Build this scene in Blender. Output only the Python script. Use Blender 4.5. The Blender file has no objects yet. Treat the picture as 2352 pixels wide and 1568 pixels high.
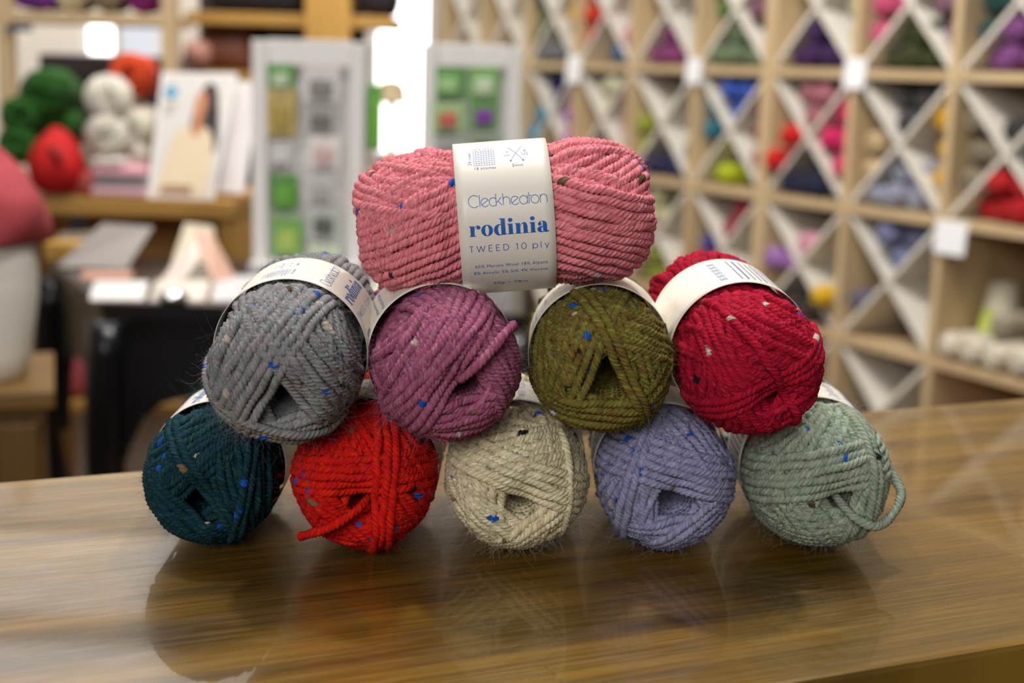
import bpy, bmesh, math, random
import numpy as np
from mathutils import Matrix, Vector

SC = bpy.context.scene
COL = SC.collection
PI = math.pi
R = math.radians

# ---------------------------------------------------------------- camera
CAM = Vector((0.0, 0.0, 1.10))
FPX = 3267.0
PITCH, ROLL = R(10.88), 0.030
_f = Vector((0, math.cos(PITCH), -math.sin(PITCH)))
_r0 = Vector((1, 0, 0)); _u0 = Vector((0, math.sin(PITCH), math.cos(PITCH)))
_r = _r0 * math.cos(ROLL) + _u0 * math.sin(ROLL)
_u = _u0 * math.cos(ROLL) - _r0 * math.sin(ROLL)
cd = bpy.data.cameras.new('camera'); cam = bpy.data.objects.new('camera', cd); COL.objects.link(cam)
m = Matrix((_r, _u, -_f)).transposed().to_4x4(); m.translation = CAM
cam.matrix_world = m
cd.sensor_width = 36.0; cd.lens = 36.0 * FPX / 2352.0
cd.clip_start = 0.02; cd.clip_end = 60
cd.dof.use_dof = True; cd.dof.focus_distance = 0.528; cd.dof.aperture_fstop = 8.2
cd.dof.aperture_blades = 0
SC.camera = cam

# ---------------------------------------------------------------- world, exposure
SC.view_settings.view_transform = 'Standard'; SC.view_settings.look = 'None'
SC.view_settings.exposure = 0.0; SC.view_settings.gamma = 1.0
SC.view_settings.use_curve_mapping = False
SC.cycles.use_denoising = True
SC.cycles.max_bounces = 6; SC.cycles.diffuse_bounces = 3; SC.cycles.glossy_bounces = 3
SC.cycles.transmission_bounces = 4; SC.cycles.transparent_max_bounces = 8
SC.cycles.caustics_reflective = False; SC.cycles.caustics_refractive = False
SC.cycles.sample_clamp_indirect = 4.0
wd = bpy.data.worlds.new('world'); SC.world = wd; wd.use_nodes = True
wd.node_tree.nodes['Background'].inputs[0].default_value = (1.0, 0.98, 0.95, 1)
wd.node_tree.nodes['Background'].inputs[1].default_value = 0.085

# ---------------------------------------------------------------- lights (the shop's ceiling fittings, plus two added fills)
def area(name, loc, tgt, sx, sy, watt, col=(1, 0.96, 0.91)):
    l = bpy.data.lights.new(name, 'AREA'); l.shape = 'RECTANGLE'; l.size = sx; l.size_y = sy
    l.energy = watt; l.color = col
    o = bpy.data.objects.new(name, l); COL.objects.link(o); o.location = loc
    o.rotation_euler = (Vector(tgt) - Vector(loc)).to_track_quat('-Z', 'Y').to_euler()
    return o
area('spotlight_back', (0.30, 1.28, 2.55), (0.0, 0.55, 0.95), 0.09, 0.09, 15)
area('spotlight_left', (-0.45, 1.15, 2.55), (0.0, 0.55, 0.95), 0.09, 0.09, 9)
area('panel_overhead', (0.0, 0.78, 2.6), (0.0, 0.55, 0.9), 0.8, 0.3, 11)
area('front_fill', (-0.7, -2.3, 2.15), (0.0, 0.8, 1.0), 1.6, 1.0, 54, (1, 0.97, 0.95))  # added fill behind the camera, brightens the fronts of the balls
area('rear_fill', (-2.2, 5.2, 2.9), (-2.0, 6.8, 1.2), 1.6, 0.5, 50)  # added light aimed at the back wall to brighten it
area('panel_shelf', (-0.1, 2.6, 2.9), (1.0, 4.2, 0.8), 1.2, 0.5, 70)
for i_, (x_, y_, w_) in enumerate(((-2.78, 4.35, 7), (-1.47, 4.35, 9), (-3.02, 5.55, 6.5), (-1.72, 5.55, 6.5), (-1.3, 2.0, 16), (0.2, 3.9, 4))):
    area('ceiling_panel_%d' % i_, (x_, y_, 2.8), (x_, y_, 0), 1.25, 0.9, w_)

# ---------------------------------------------------------------- pixel helpers
def ray(px, py):
    d = _f + _r * ((px - 1176.0) / FPX) - _u * ((py - 784.0) / FPX)
    return d
def at_y(px, py, Y):
    d = ray(px, py); return CAM + d * (Y / d.y)
def at_z(px, py, z):
    d = ray(px, py); return CAM + d * ((z - CAM.z) / d.z)
def at_d(px, py, depth):
    return CAM + ray(px, py) * depth

# ---------------------------------------------------------------- naming helpers
def tag(o, label=None, cat=None, group=None, kind=None):
    if label: o['label'] = label
    if cat: o['category'] = cat
    if group: o['group'] = group
    if kind: o['kind'] = kind
    return o
def empty(name, loc=(0, 0, 0), rz=0.0):
    o = bpy.data.objects.new(name, None); COL.objects.link(o); o.location = loc
    o.rotation_euler = (0, 0, rz); o.empty_display_size = 0.02
    return o
def thing(name, label, cat, loc=(0, 0, 0), rz=0.0, group=None):
    return tag(empty(name, loc, rz), label, cat, group)

# ---------------------------------------------------------------- materials
def lin(h):
    h = h.lstrip('#'); c = [int(h[i:i + 2], 16) / 255 for i in (0, 2, 4)]
    return tuple((x / 12.92 if x <= 0.04045 else ((x + 0.055) / 1.055) ** 2.4) for x in c) + (1.0,)
class NT:
    def __init__(s, name):
        s.m = bpy.data.materials.new(name); s.m.use_nodes = True; s.t = s.m.node_tree
        s.b = s.t.nodes['Principled BSDF']
    def n(s, typ, **kw):
        x = s.t.nodes.new(typ)
        for k, v in kw.items(): setattr(x, k, v)
        return x
    def l(s, a, b): s.t.links.new(a, b)
    def set(s, **kw):
        for k, v in kw.items(): s.b.inputs[k.replace('_', ' ')].default_value = v
        return s
    def math(s, op, a, b=None, clamp=False):
        x = s.n('ShaderNodeMath', operation=op, use_clamp=clamp)
        for i, v in enumerate((a, b)):
            if v is None: continue
            if isinstance(v, (int, float)): x.inputs[i].default_value = v
            else: s.l(v, x.inputs[i])
        return x.outputs[0]
    def mix(s, fac, a, b, typ='MIX'):
        x = s.n('ShaderNodeMix', data_type='RGBA', blend_type=typ)
        for i, v in ((0, fac), (6, a), (7, b)):
            if isinstance(v, (int, float)): x.inputs[i].default_value = v
            elif isinstance(v, tuple): x.inputs[i].default_value = v
            else: s.l(v, x.inputs[i])
        return x.outputs[2]
    def ramp(s, fac, stops):
        x = s.n('ShaderNodeValToRGB'); e = x.color_ramp.elements
        while len(e) < len(stops): e.new(0.5)
        for k, (p, c) in enumerate(stops): e[k].position = p; e[k].color = c
        s.l(fac, x.inputs[0]); return x.outputs[0]
    def noise(s, vec, scale, detail=3, rough=0.5):
        x = s.n('ShaderNodeTexNoise'); x.inputs['Scale'].default_value = scale
        x.inputs['Detail'].default_value = detail; x.inputs['Roughness'].default_value = rough
        if vec is not None: s.l(vec, x.inputs['Vector'])
        return x
    def mapping(s, src, scale=(1, 1, 1), rot=(0, 0, 0), loc=(0, 0, 0)):
        x = s.n('ShaderNodeMapping'); x.inputs['Scale'].default_value = scale
        x.inputs['Rotation'].default_value = rot; x.inputs['Location'].default_value = loc
        s.l(src, x.inputs['Vector']); return x.outputs[0]
    def bump(s, h, strength, dist):
        x = s.n('ShaderNodeBump'); x.inputs['Strength'].default_value = strength
        x.inputs['Distance'].default_value = dist; s.l(h, x.inputs['Height'])
        s.l(x.outputs[0], s.b.inputs['Normal'])
def plain(name, hexc, rough=0.6, var=0.06, scale=12.0, metal=0.0, coat=0.0, spec=0.5):
    """painted or printed surface with slight mottling"""
    k = NT(name); c = lin(hexc)
    tc = k.n('ShaderNodeTexCoord'); nz = k.noise(tc.outputs['Object'], scale, 4)
    d = tuple(x * (1 - var * 2) for x in c[:3]) + (1,); e = tuple(min(1, x * (1 + var)) for x in c[:3]) + (1,)
    k.l(k.mix(nz.outputs[0], d, e), k.b.inputs['Base Color'])
    k.set(Roughness=rough, Metallic=metal, Coat_Weight=coat)
    k.b.inputs['Specular IOR Level'].default_value = spec
    return k.m
def wood(name, a, b, rough=0.5, axis=0, scale=1.0):
    k = NT(name); tc = k.n('ShaderNodeTexCoord')
    sc = [18 * scale] * 3; sc[axis] = 1.3 * scale
    v = k.mapping(tc.outputs['Object'], tuple(sc))
    nz = k.noise(v, 3.0, 5, 0.6)
    k.l(k.ramp(nz.outputs[0], [(0.3, lin(a)), (0.7, lin(b))]), k.b.inputs['Base Color'])
    k.set(Roughness=rough); return k.m
def emit(name, hexc, s):
    k = NT(name); k.set(Base_Color=(0, 0, 0, 1))
    k.b.inputs['Emission Color'].default_value = lin(hexc); k.b.inputs['Emission Strength'].default_value = s
    return k.m

M = {}
M['beech'] = wood('beech_board', '#c2a67c', '#d5bc94', 0.5, 2)
M['beech_side'] = wood('beech_board_level', '#c2a67c', '#d5bc94', 0.5, 0)
M['shelf_back'] = wood('beech_back', '#a98a5c', '#bb9c6e', 0.6, 2)
M['white_board'] = plain('white_melamine', '#e6e0d4', 0.45, 0.02)
M['timber'] = wood('yellow_timber', '#b98a3c', '#d3a552', 0.5, 2)
M['timber_level'] = wood('yellow_timber_level', '#a87d38', '#c99a4c', 0.5, 0)
M['black_lacquer'] = plain('black_lacquer', '#14161a', 0.28, 0.1, coat=0.3)
M['white_paint'] = plain('white_paint', '#ebe8e6', 0.4, 0.02)
M['grey_peg'] = plain('grey_pegboard', '#eceae8', 0.5, 0.03)
M['paper'] = plain('white_paper', '#f1efec', 0.5, 0.02)
M['card'] = plain('bright_card', '#f7f7fa', 0.4, 0.01)
M['wall'] = plain('cream_wall', '#dcd3c6', 0.8, 0.02)
M['floor'] = wood('brown_floor', '#3b2a18', '#523a20', 0.5, 0)
M['dark'] = plain('dark_wood', '#2c2222', 0.5, 0.1)

# ---------------------------------------------------------------- mesh helpers
def obj(name, bm, mats, parent=None, smooth=False):
    me = bpy.data.meshes.new(name); bm.to_mesh(me); bm.free()
    o = bpy.data.objects.new(name, me); COL.objects.link(o)
    for mm in (mats if isinstance(mats, (list, tuple)) else [mats]): me.materials.append(mm)
    if smooth: me.shade_smooth()
    if parent: o.parent = parent
    return o
def box(bm, c, s, rot=None, bev=0.0, mi=0):
    """box with centre c, size s, optional rotation matrix"""
    g = bmesh.ops.create_cube(bm, size=1.0)['verts']
    bmesh.ops.scale(bm, vec=s, verts=g)
    if rot is not None: bmesh.ops.rotate(bm, cent=(0, 0, 0), matrix=rot, verts=g)
    bmesh.ops.translate(bm, vec=c, verts=g)
    fs = list({f for v in g for f in v.link_faces})
    for f in fs: f.material_index = mi
    if bev > 0:
        es = list({e for v in g for e in v.link_edges})
        r = bmesh.ops.bevel(bm, geom=es, offset=bev, segments=2, affect='EDGES', profile=0.6)
        for f in r['faces']: f.material_index = mi
    return g
def box2(bm, lo, hi, bev=0.0, mi=0):
    lo = Vector(lo); hi = Vector(hi); return box(bm, (lo + hi) / 2, hi - lo, None, bev, mi)
def tube(bm, pts, rad, n=10, cap=True, mi=0):
    pts = [Vector(p) for p in pts]; rings = []
    rad = rad if isinstance(rad, (list, tuple)) else [rad] * len(pts)
    ref = Vector((0.13, 0.31, 0.94))
    for i, p in enumerate(pts):
        t = (pts[min(i + 1, len(pts) - 1)] - pts[max(i - 1, 0)]).normalized()
        a = t.cross(ref)
        if a.length < 0.1: a = t.cross(Vector((1, 0, 0)))
        a.normalize(); b = t.cross(a)
        rings.append([bm.verts.new(p + (a * math.cos(2 * PI * k / n) + b * math.sin(2 * PI * k / n)) * rad[i]) for k in range(n)])
    for i in range(len(rings) - 1):
        for k in range(n):
            f = bm.faces.new((rings[i][k], rings[i][(k + 1) % n], rings[i + 1][(k + 1) % n], rings[i + 1][k])); f.material_index = mi
    if cap:
        bm.faces.new(rings[0][::-1]).material_index = mi; bm.faces.new(rings[-1]).material_index = mi
def lathe(bm, prof, n=32, sx=1.0, sy=1.0, c=(0, 0, 0), mi=0):
    rings = []
    for r_, z in prof:
        rings.append([bm.verts.new((c[0] + sx * r_ * math.cos(2 * PI * k / n), c[1] + sy * r_ * math.sin(2 * PI * k / n), c[2] + z)) for k in range(n)])
    for i in range(len(rings) - 1):
        for k in range(n):
            bm.faces.new((rings[i][k], rings[i][(k + 1) % n], rings[i + 1][(k + 1) % n], rings[i + 1][k])).material_index = mi
    bm.faces.new(rings[0][::-1]).material_index = mi; bm.faces.new(rings[-1]).material_index = mi
def prism(bm, poly, z0, z1, mi=0):
    lo = [bm.verts.new((p[0], p[1], z0)) for p in poly]; hi = [bm.verts.new((p[0], p[1], z1)) for p in poly]
    n = len(poly)
    bm.faces.new(lo[::-1]).material_index = mi; bm.faces.new(hi).material_index = mi
    for i in range(n): bm.faces.new((lo[i], lo[(i + 1) % n], hi[(i + 1) % n], hi[i])).material_index = mi
def part(name, mat, parent, lo, hi, bev=0.0):
    bm = bmesh.new(); box2(bm, lo, hi, bev); return obj(name, bm, mat, parent)
def slab(bm, p00, p10, p11, p01, th, mi=0, mi_back=None):
    """thin panel from four corners, thickness pushed along the back normal"""
    P = [Vector(p) for p in (p00, p10, p11, p01)]
    nrm = (P[1] - P[0]).cross(P[3] - P[0]).normalized() * -th
    a = [bm.verts.new(p) for p in P]; b = [bm.verts.new(p + nrm) for p in P]
    bm.faces.new(a).material_index = mi; bm.faces.new(b[::-1]).material_index = mi if mi_back is None else mi_back
    for i in range(4): bm.faces.new((a[i], b[i], b[(i + 1) % 4], a[(i + 1) % 4])).material_index = mi if mi_back is None else mi_back

# ---------------------------------------------------------------- wound yarn: strands laid in planes round a blunt barrel
def implicit(p, H, Rr, hx, hz, inset, dim):
    rho2 = p[:, 0] ** 2 + p[:, 2] ** 2
    dh = ((p[:, 0] - hx) ** 2 + (p[:, 2] - hz) ** 2) / 0.0095 ** 2
    db = ((p[:, 0] + hx) ** 2 + (p[:, 2] + hz) ** 2) / 0.0095 ** 2
    He = (H - inset) * (1 - dim * np.exp(-np.where(p[:, 1] < 0, dh, db)))
    waist = 1 - 0.092 * np.exp(-(p[:, 1] / 0.0235) ** 10)
    return (rho2 / ((Rr - inset) * waist) ** 2) ** 1.15 + (np.abs(p[:, 1]) / He) ** 4.2
def loop_curve(of, ob, phi, H, Rr, hx, hz, inset, step, rng, wob=0.3, dim=0.16):
    nx, nz = math.cos(phi), math.sin(phi)
    a = of + hx * nx + hz * nz; d = (a + ob) / 2; mm = (ob - a) / 2
    N = np.array([nx, -mm / H, nz]); ln = np.linalg.norm(N); N /= ln; D = d / ln
    if abs(D) > 0.8 * (Rr - inset): return None, None
    c = N * D
    e1 = np.array([0, -1.0, 0]); e1 -= N * e1.dot(N); e1 /= np.linalg.norm(e1); e2 = np.cross(N, e1)
    n = 360; t = np.linspace(0, 2 * np.pi, n, endpoint=False)
    dr = np.cos(t)[:, None] * e1 + np.sin(t)[:, None] * e2
    lo = np.zeros(n); hi = np.full(n, 0.12)
    for _ in range(26):
        md = (lo + hi) / 2; f = implicit(c + dr * md[:, None], H, Rr, hx, hz, inset, dim)
        ins = f < 1; lo = np.where(ins, md, lo); hi = np.where(ins, hi, md)
    p = c + dr * lo[:, None]
    w1, w2 = rng.rand(2) * 6.28
    p = p + N * (wob * 0.001 * (np.sin(3 * t + w1) + 0.6 * np.sin(7 * t + w2) + .45 * np.sin(19 * t + w2 * 3) + .35 * np.sin(29 * t + w1 * 5)))[:, None] + dr * (wob * 0.0009 * (np.sin(5 * t + w2) + .7 * np.sin(13 * t + w1) + .5 * np.sin(23 * t + w2 * 2)))[:, None]
    q = np.vstack([p, p[:1]]); s = np.concatenate([[0], np.cumsum(np.linalg.norm(np.diff(q, axis=0), axis=1))])
    m_ = max(24, int(s[-1] / step)); u = np.linspace(0, s[-1], m_, endpoint=False)
    return np.stack([np.interp(u, s, q[:, k]) for k in range(3)], 1), N
def tube_np(P, N, r, plies, n, pitch, amp, closed=True, u0=0.0):
    """rope: a ring of n points per station, the ring turning with the ply twist"""
    m_ = len(P)
    T = (np.roll(P, -1, 0) - np.roll(P, 1, 0)) if closed else np.gradient(P, axis=0)
    T /= np.linalg.norm(T, axis=1)[:, None] + 1e-12
    B = N - T * (T @ N)[:, None] if N.ndim == 1 else N - T * (T * N).sum(1)[:, None]
    B /= np.linalg.norm(B, axis=1)[:, None] + 1e-12
    Nn = np.cross(T, B)
    L = np.linalg.norm(np.diff(P, axis=0), axis=1).sum()
    turns = max(1, round(L / pitch)) if pitch < 1 else 0
    u = np.arange(m_) / m_
    th = 2 * np.pi * np.arange(n) / n
    rad = r * (1 + amp * np.cos(plies * th)) if plies > 1 else np.full(n, r)
    ang = th[None, :] + (2 * np.pi * turns * u)[:, None]
    sw = (1 + .07 * np.sin(u * turns * 1.7 + P[0, 0] * 900) + .06 * np.sin(u * turns * 4.3 + P[0, 2] * 700))[:, None] if turns else np.ones((m_, 1))
    if closed: sw = 1 + (sw - 1) * np.sin(np.pi * u)[:, None]
    V = P[:, None, :] + (np.cos(ang) * rad[None, :] * sw)[:, :, None] * Nn[:, None, :] + (np.sin(ang) * rad[None, :] * sw)[:, :, None] * B[:, None, :]
    i = np.arange(m_ if closed else m_ - 1)[:, None]; j = np.arange(n)[None, :]
    i2 = (i + 1) % m_; j2 = (j + 1) % n
    F = np.stack([i * n + j, i * n + j2, i2 * n + j2, i2 * n + j], -1).reshape(-1, 4)
    uv = np.stack([np.repeat(u * L * 1000 + u0, n), np.tile(th / (2 * np.pi), m_)], 1)
    return V.reshape(-1, 3), F, uv
def core_np(H, Rr, inset, hx, hz, nu, nv, hr=.008):
    prof = [(0.0006, -H * .15), (hr * .7, -H * .17), (hr * .85, -H * .45), (hr, -H * .76)]
    for k in range(1, nv):
        y = -H + inset + (2 * H - 2 * inset) * k / nv
        rr = (Rr - inset) * max(0.02, (1 - (abs(y) / (H - inset * .9)) ** 4.2)) ** (1 / 2.3)
        if y > -H * .80: prof.append((rr, y))
        elif rr > hr + .003: prof.append((rr, y))
    prof.append((0.0006, H - inset))
    V = []
    for r_, y in prof:
        w = max(0.0, min(1.0, (-y / H - .5) * 2.5)) if r_ < hr + .003 else 0
        for k in range(nu):
            a = 2 * math.pi * k / nu; V.append((r_ * math.cos(a) + hx * w, y, r_ * math.sin(a) + hz * w))
    F = [(i * nu + k, i * nu + (k + 1) % nu, (i + 1) * nu + (k + 1) % nu, (i + 1) * nu + k) for i in range(len(prof) - 1) for k in range(nu)]
    return np.array(V), np.array(F)
def mesh_np(name, V, F, attrs=None):
    me = bpy.data.meshes.new(name); F = np.asarray(F, dtype=np.int32)
    me.vertices.add(len(V)); me.vertices.foreach_set('co', np.asarray(V, dtype=np.float32).ravel())
    me.loops.add(F.size); me.loops.foreach_set('vertex_index', F.ravel())
    me.polygons.add(len(F)); me.polygons.foreach_set('loop_start', np.arange(0, F.size, F.shape[1], dtype=np.int32))
    for nm, (typ, key, arr) in (attrs or {}).items():
        at = me.attributes.new(nm, typ, 'POINT'); at.data.foreach_set(key, np.asarray(arr, dtype=np.float32).ravel())
    me.update(calc_edges=True); me.shade_smooth()
    return me

# ---------------------------------------------------------------- the room
def struct(name, bm, mat, **kw):
    o = obj(name, bm, mat); o['kind'] = 'structure'; return o
bm = bmesh.new(); box2(bm, (-5, -1.6, -0.05), (4.5, 7.0, 0.0)); struct('floor', bm, M['floor'])
bm = bmesh.new(); box2(bm, (-5, 6.8, 0), (1.6, 6.92, 3.0)); struct('wall_back', bm, M['wall'])
bm = bmesh.new(); box2(bm, (-5.12, -1.6, 0), (-5.0, 6.92, 3.0)); struct('wall_left', bm, M['wall'])
def pane(n, px0, py0, px1, py1, Y, s, hexc):
    a = at_y(px0, py1, Y); b = at_y(px1, py0, Y)
    root = empty('window_%d' % n, ((a.x + b.x) / 2, Y, a.z)); root['kind'] = 'structure'
    w = (b.x - a.x) / 2; h = b.z - a.z
    bm = bmesh.new(); box2(bm, (-w, -0.012, 0), (w, -0.006, h)); obj('window_pane', bm, emit('daylight_%d' % n, hexc, s), root)
    bm = bmesh.new()
    for lo, hi in (((-w - .03, -.03, -.03), (-w, 0, h + .03)), ((w, -.03, -.03), (w + .03, 0, h + .03)),
                   ((-w, -.03, -.03), (w, 0, 0)), ((-w, -.03, h), (w, 0, h + .03))):
        box2(bm, lo, hi)
    obj('window_frame', bm, M['white_paint'], root)
pane(1, 866, -70, 984, 345, 6.79, 5.0, '#ffffff')
pane(2, 208, 46, 272, 122, 6.79, 5.0, '#ffffff')
pane(3, 279, 62, 362, 132, 6.79, 0.85, '#f4f8ff')

# ---------------------------------------------------------------- diamond cubby shelving, running away to the left
SA = math.atan2(-0.873, 0.488)
SO = Vector((1.084, 3.60, 0.0))
SX = Vector((0.488, -0.873, 0)); SY = Vector((0.873, 0.488, 0))
LV = [0.024, 0.386, 0.748, 1.112, 1.474, 1.836]
TH = 0.024; DEP = 0.36; CW = 0.362
def shelf_unit(x0, ncol, label, no_x=()):
    t = thing('cubby_shelf', label, 'shelf', SO + SX * x0, SA, 'diamond cubby shelving')
    W = ncol * CW
    for i in range(ncol + 1):
        part('upright', M['beech'], t, (i * CW - TH / 2 + (TH * .45 if i == 0 else -TH * .45 if i == ncol else 0), 0, 0), (i * CW + TH / 2 + (TH * .45 if i == 0 else -TH * .45 if i == ncol else 0), DEP, LV[-1] + TH / 2))
    for z in LV:
        for i in range(ncol):
            part('shelf_board', M['beech_side'], t, (i * CW + TH / 2, 0.002, z - TH / 2), ((i + 1) * CW - TH / 2, DEP, z + TH / 2))
    part('back_panel', M['shelf_back'], t, (0, DEP, 0), (W, DEP + 0.008, LV[-1]))
    for i in range(ncol):
        for k in range(5):
            if (i, k) in no_x: continue
            cx = (i + 0.5) * CW; cz = (LV[k] + LV[k + 1]) / 2
            for sgn in (1, -1):
                bm = bmesh.new()
                box(bm, (cx, DEP / 2 + 0.004, cz), (0.338 * 1.414 - 0.013, DEP - 0.01, 0.012), Matrix.Rotation(sgn * PI / 4, 3, 'Y'))
                obj('diagonal_divider', bm, M['white_board'], t)
    return t
shelf_unit(-0.735, 4, 'tan cubby shelf with white diagonal dividers, nearest unit right of thick post', {(2, 0), (2, 1), (3, 0), (3, 1)})
shelf_unit(-0.735 - 6 * CW - 0.003, 6, 'tan cubby shelf with white diagonal dividers, farther unit left of the thick post')
bm = bmesh.new(); box2(bm, (-3.3, DEP + 0.03, 0), (1.6, DEP + 0.13, 3.0)); w = struct('wall_right', bm, plain('beige_wall', '#8a7a60', .8, .03)); w.location = SO; w.rotation_euler = (0, 0, SA)

def shelf_pt(x, y, z): return SO + SX * x + SY * y + Vector((0, 0, z))

# background yarn: one coarse wound ball, copied with its own colour
k = NT('shop_yarn'); oi = k.n('ShaderNodeObjectInfo'); tc = k.n('ShaderNodeTexCoord')
nz = k.noise(k.mapping(tc.outputs['Object'], (90, 90, 90)), 1.0, 2)
k.l(k.mix(0.35, oi.outputs['Color'], k.mix(1.0, oi.outputs['Color'], nz.outputs[1], 'MULTIPLY')), k.b.inputs['Base Color'])
k.set(Roughness=0.9, Sheen_Weight=0.05); M['shop_yarn'] = k.m
coarse = []
for sd in (1, 2, 3):
    rr = np.random.RandomState(100 + sd); V = []; Fq = []; off = 0
    for g in range(9):
        ph = g * 2.4 + rr.rand(); o0 = 0.004 + 0.016 * rr.rand()
        for q in range(4):
            P, N = loop_curve(o0 + q * 0.0062, -(0.012 + 0.012 * rr.rand()), ph, 0.0585, 0.030, 0, 0, 0.003 + 0.0006 * (8 - g), 0.006, rr, 0.3, dim=0.05)
            if P is None: continue
            vv, ff, _ = tube_np(P, N, 0.0034, 1, 5, 0.02, 0.0)
            V.append(vv); Fq.append(ff + off); off += len(vv)
    cv, cf = core_np(0.0585, 0.030, 0.0035, 0, 0, 20, 16)
    V.append(cv); Fq.append(cf + off); off += len(cv)
    me = mesh_np('yarn_ball', np.concatenate(V), np.concatenate(Fq)); me.materials.append(M['shop_yarn']); coarse.append(me)
_bk = random.Random(5)
def shop_ball(loc, hexc, label, group=None, s=1.2, yaw=SA, tilt=0.0, roll=None, name='yarn_ball', cat='yarn ball'):
    o = bpy.data.objects.new(name, _bk.choice(coarse)); COL.objects.link(o)
    s3 = s if isinstance(s, tuple) else (s, s, s)
    o.matrix_world = Matrix.Translation(loc) @ Matrix.Rotation(yaw, 4, 'Z') @ Matrix.Rotation(tilt, 4, 'X') @ Matrix.Rotation(_bk.random() * 6.28 if roll is None else roll, 4, 'Y') @ Matrix.Diagonal((*s3, 1))
    o.color = lin(hexc)
    return tag(o, label, cat, group)
COLX = [0.181, -0.181, -0.548, -0.915, -1.278, -1.640, -2.002, -2.364]
COLN = ['third right of thick post', 'second right of thick post', 'just right of thick post', 'just left of thick post',
        'second left of thick post', 'third left of thick post', 'fourth left of thick post', 'fifth left of thick post']
ROWZ = {'A': LV[3], 'B': LV[2], 'C': LV[1], 'D': LV[0]}
ROWN = {'A': 'upper', 'B': 'middle', 'C': 'lower', 'D': 'floor-level'}
c_ = 0.169; r_ = 0.036
SLOT = {'B': [(-.034, r_, 'bottom inner left'), (.034, r_, 'bottom inner right'), (-.098, .032, 'bottom left'), (.098, .032, 'bottom right'), (-.034, .097, 'upper left of heap'), (.034, .097, 'upper right of heap')],
        'R': [(c_ - r_, .0965, 'lowest at right'), (c_ - r_, .169, 'midway at right'), (c_ - r_, .2415, 'highest at right'), (c_ - r_ - .066, .17, 'inner right')],
        'L': [(r_ - c_, .0965, 'lowest at left'), (r_ - c_, .169, 'midway at left'), (r_ - c_, .2415, 'highest at left'), (r_ + .066 - c_, .17, 'inner left')],
        'T': [(0, .2295, 'lowest in top wedge'), (-.038, .292, 'upper left in top wedge'), (.038, .292, 'upper right in top wedge')]}
def pile(col, row, comp, hexc, word, n, idx=None, y=0.085):
    for j in (idx if idx is not None else range(n)):
        sx, sz, sn = SLOT[comp][j]
        d = _bk.uniform(-.02, .02)
        shop_ball(shelf_pt(COLX[col] + sx, y + d, ROWZ[row] + 0.012 + sz), hexc,
                  '%s yarn ball %s, %s cubby %s' % (word, sn, ROWN[row], COLN[col]), '%s yarn in the shelving' % word, 1.18 if abs(sx) < .09 or comp != 'B' else 1.05, SA + _bk.uniform(-.12, .12))
pile(0, 'A', 'L', '#1f4a44', 'dark teal', 4); pile(0, 'A', 'B', '#8a4a8c', 'plum purple', 6); pile(0, 'A', 'T', '#24305c', 'dark blue', 3)
pile(0, 'A', 'R', '#d8cdb0', 'cream', 2, (0, 3))
pile(1, 'A', 'L', '#d0527c', 'rose pink', 4); pile(1, 'A', 'B', '#444c22', 'dark olive', 6); pile(1, 'A', 'R', '#8d6576', 'mauve', 3, (0, 1, 3)); pile(1, 'A', 'T', '#77756e', 'grey', 2)
pile(2, 'A', 'B', '#46205c', 'dark purple', 5); pile(2, 'A', 'T', '#8c8579', 'taupe', 2); pile(2, 'A', 'R', '#c3bf9c', 'pale sage', 3)
pile(3, 'A', 'L', '#5d7a35', 'leaf green', 2, (2, 3)); pile(3, 'A', 'B', '#748565', 'sage green', 6); pile(3, 'A', 'R', '#8c5d70', 'dusky mauve', 4)
pile(4, 'A', 'B', '#94437c', 'magenta purple', 5); pile(4, 'A', 'R', '#3d3140', 'aubergine', 3); pile(4, 'A', 'T', '#5c4a72', 'violet grey', 1)
pile(5, 'A', 'L', '#e0402a', 'scarlet', 4); pile(5, 'A', 'R', '#e2879a', 'candy pink', 3); pile(5, 'A', 'B', '#3f74a0', 'steel blue', 2, (1, 3))
pile(6, 'A', 'L', '#4e6b3b', 'moss green', 3); pile(6, 'A', 'R', '#e4b43a', 'golden yellow', 3); pile(6, 'A', 'B', '#7f7f84', 'mid grey', 4)
pile(0, 'B', 'T', '#3c3a3a', 'charcoal', 1); pile(0, 'B', 'L', '#93866f', 'taupe brown', 4); pile(0, 'B', 'R', '#475a6c', 'slate blue', 4)
pile(0, 'B', 'B', '#c8141e', 'bright red', 6)
pile(1, 'B', 'T', '#4a484a', 'charcoal', 3); pile(1, 'B', 'R', '#d9a916', 'mustard yellow', 3); pile(1, 'B', 'L', '#d3b78c', 'beige', 2, (0, 1)); pile(1, 'B', 'B', '#a9a9bd', 'lilac grey', 6)
pile(2, 'B', 'T', '#b8727c', 'dusty pink', 3); pile(2, 'B', 'R', '#e0206a', 'hot pink', 4); pile(2, 'B', 'L', '#e01a10', 'vivid red', 2, (0, 3), .03); pile(2, 'B', 'B', '#1e2142', 'navy', 4)
pile(3, 'B', 'T', '#3b5fc0', 'royal blue', 3); pile(3, 'B', 'R', '#a45a48', 'rust', 3, (0, 1, 2)); pile(3, 'B', 'L', '#2c7d92', 'teal blue', 2, (1, 2)); pile(3, 'B', 'B', '#c5d420', 'chartreuse', 1, (2, 0))
pile(4, 'B', 'L', '#a9b03a', 'lime olive', 2, (0, 1)); pile(4, 'B', 'B', '#2c2c58', 'navy', 4); pile(4, 'B', 'T', '#c9c4b4', 'stone', 1); pile(4, 'B', 'R', '#5f5650', 'grey brown', 1)
pile(5, 'B', 'T', '#e2ddb8', 'pale cream', 3); pile(5, 'B', 'R', '#c58783', 'salmon', 2); pile(5, 'B', 'B', '#8d7f7c', 'grey brown', 2)
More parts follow.
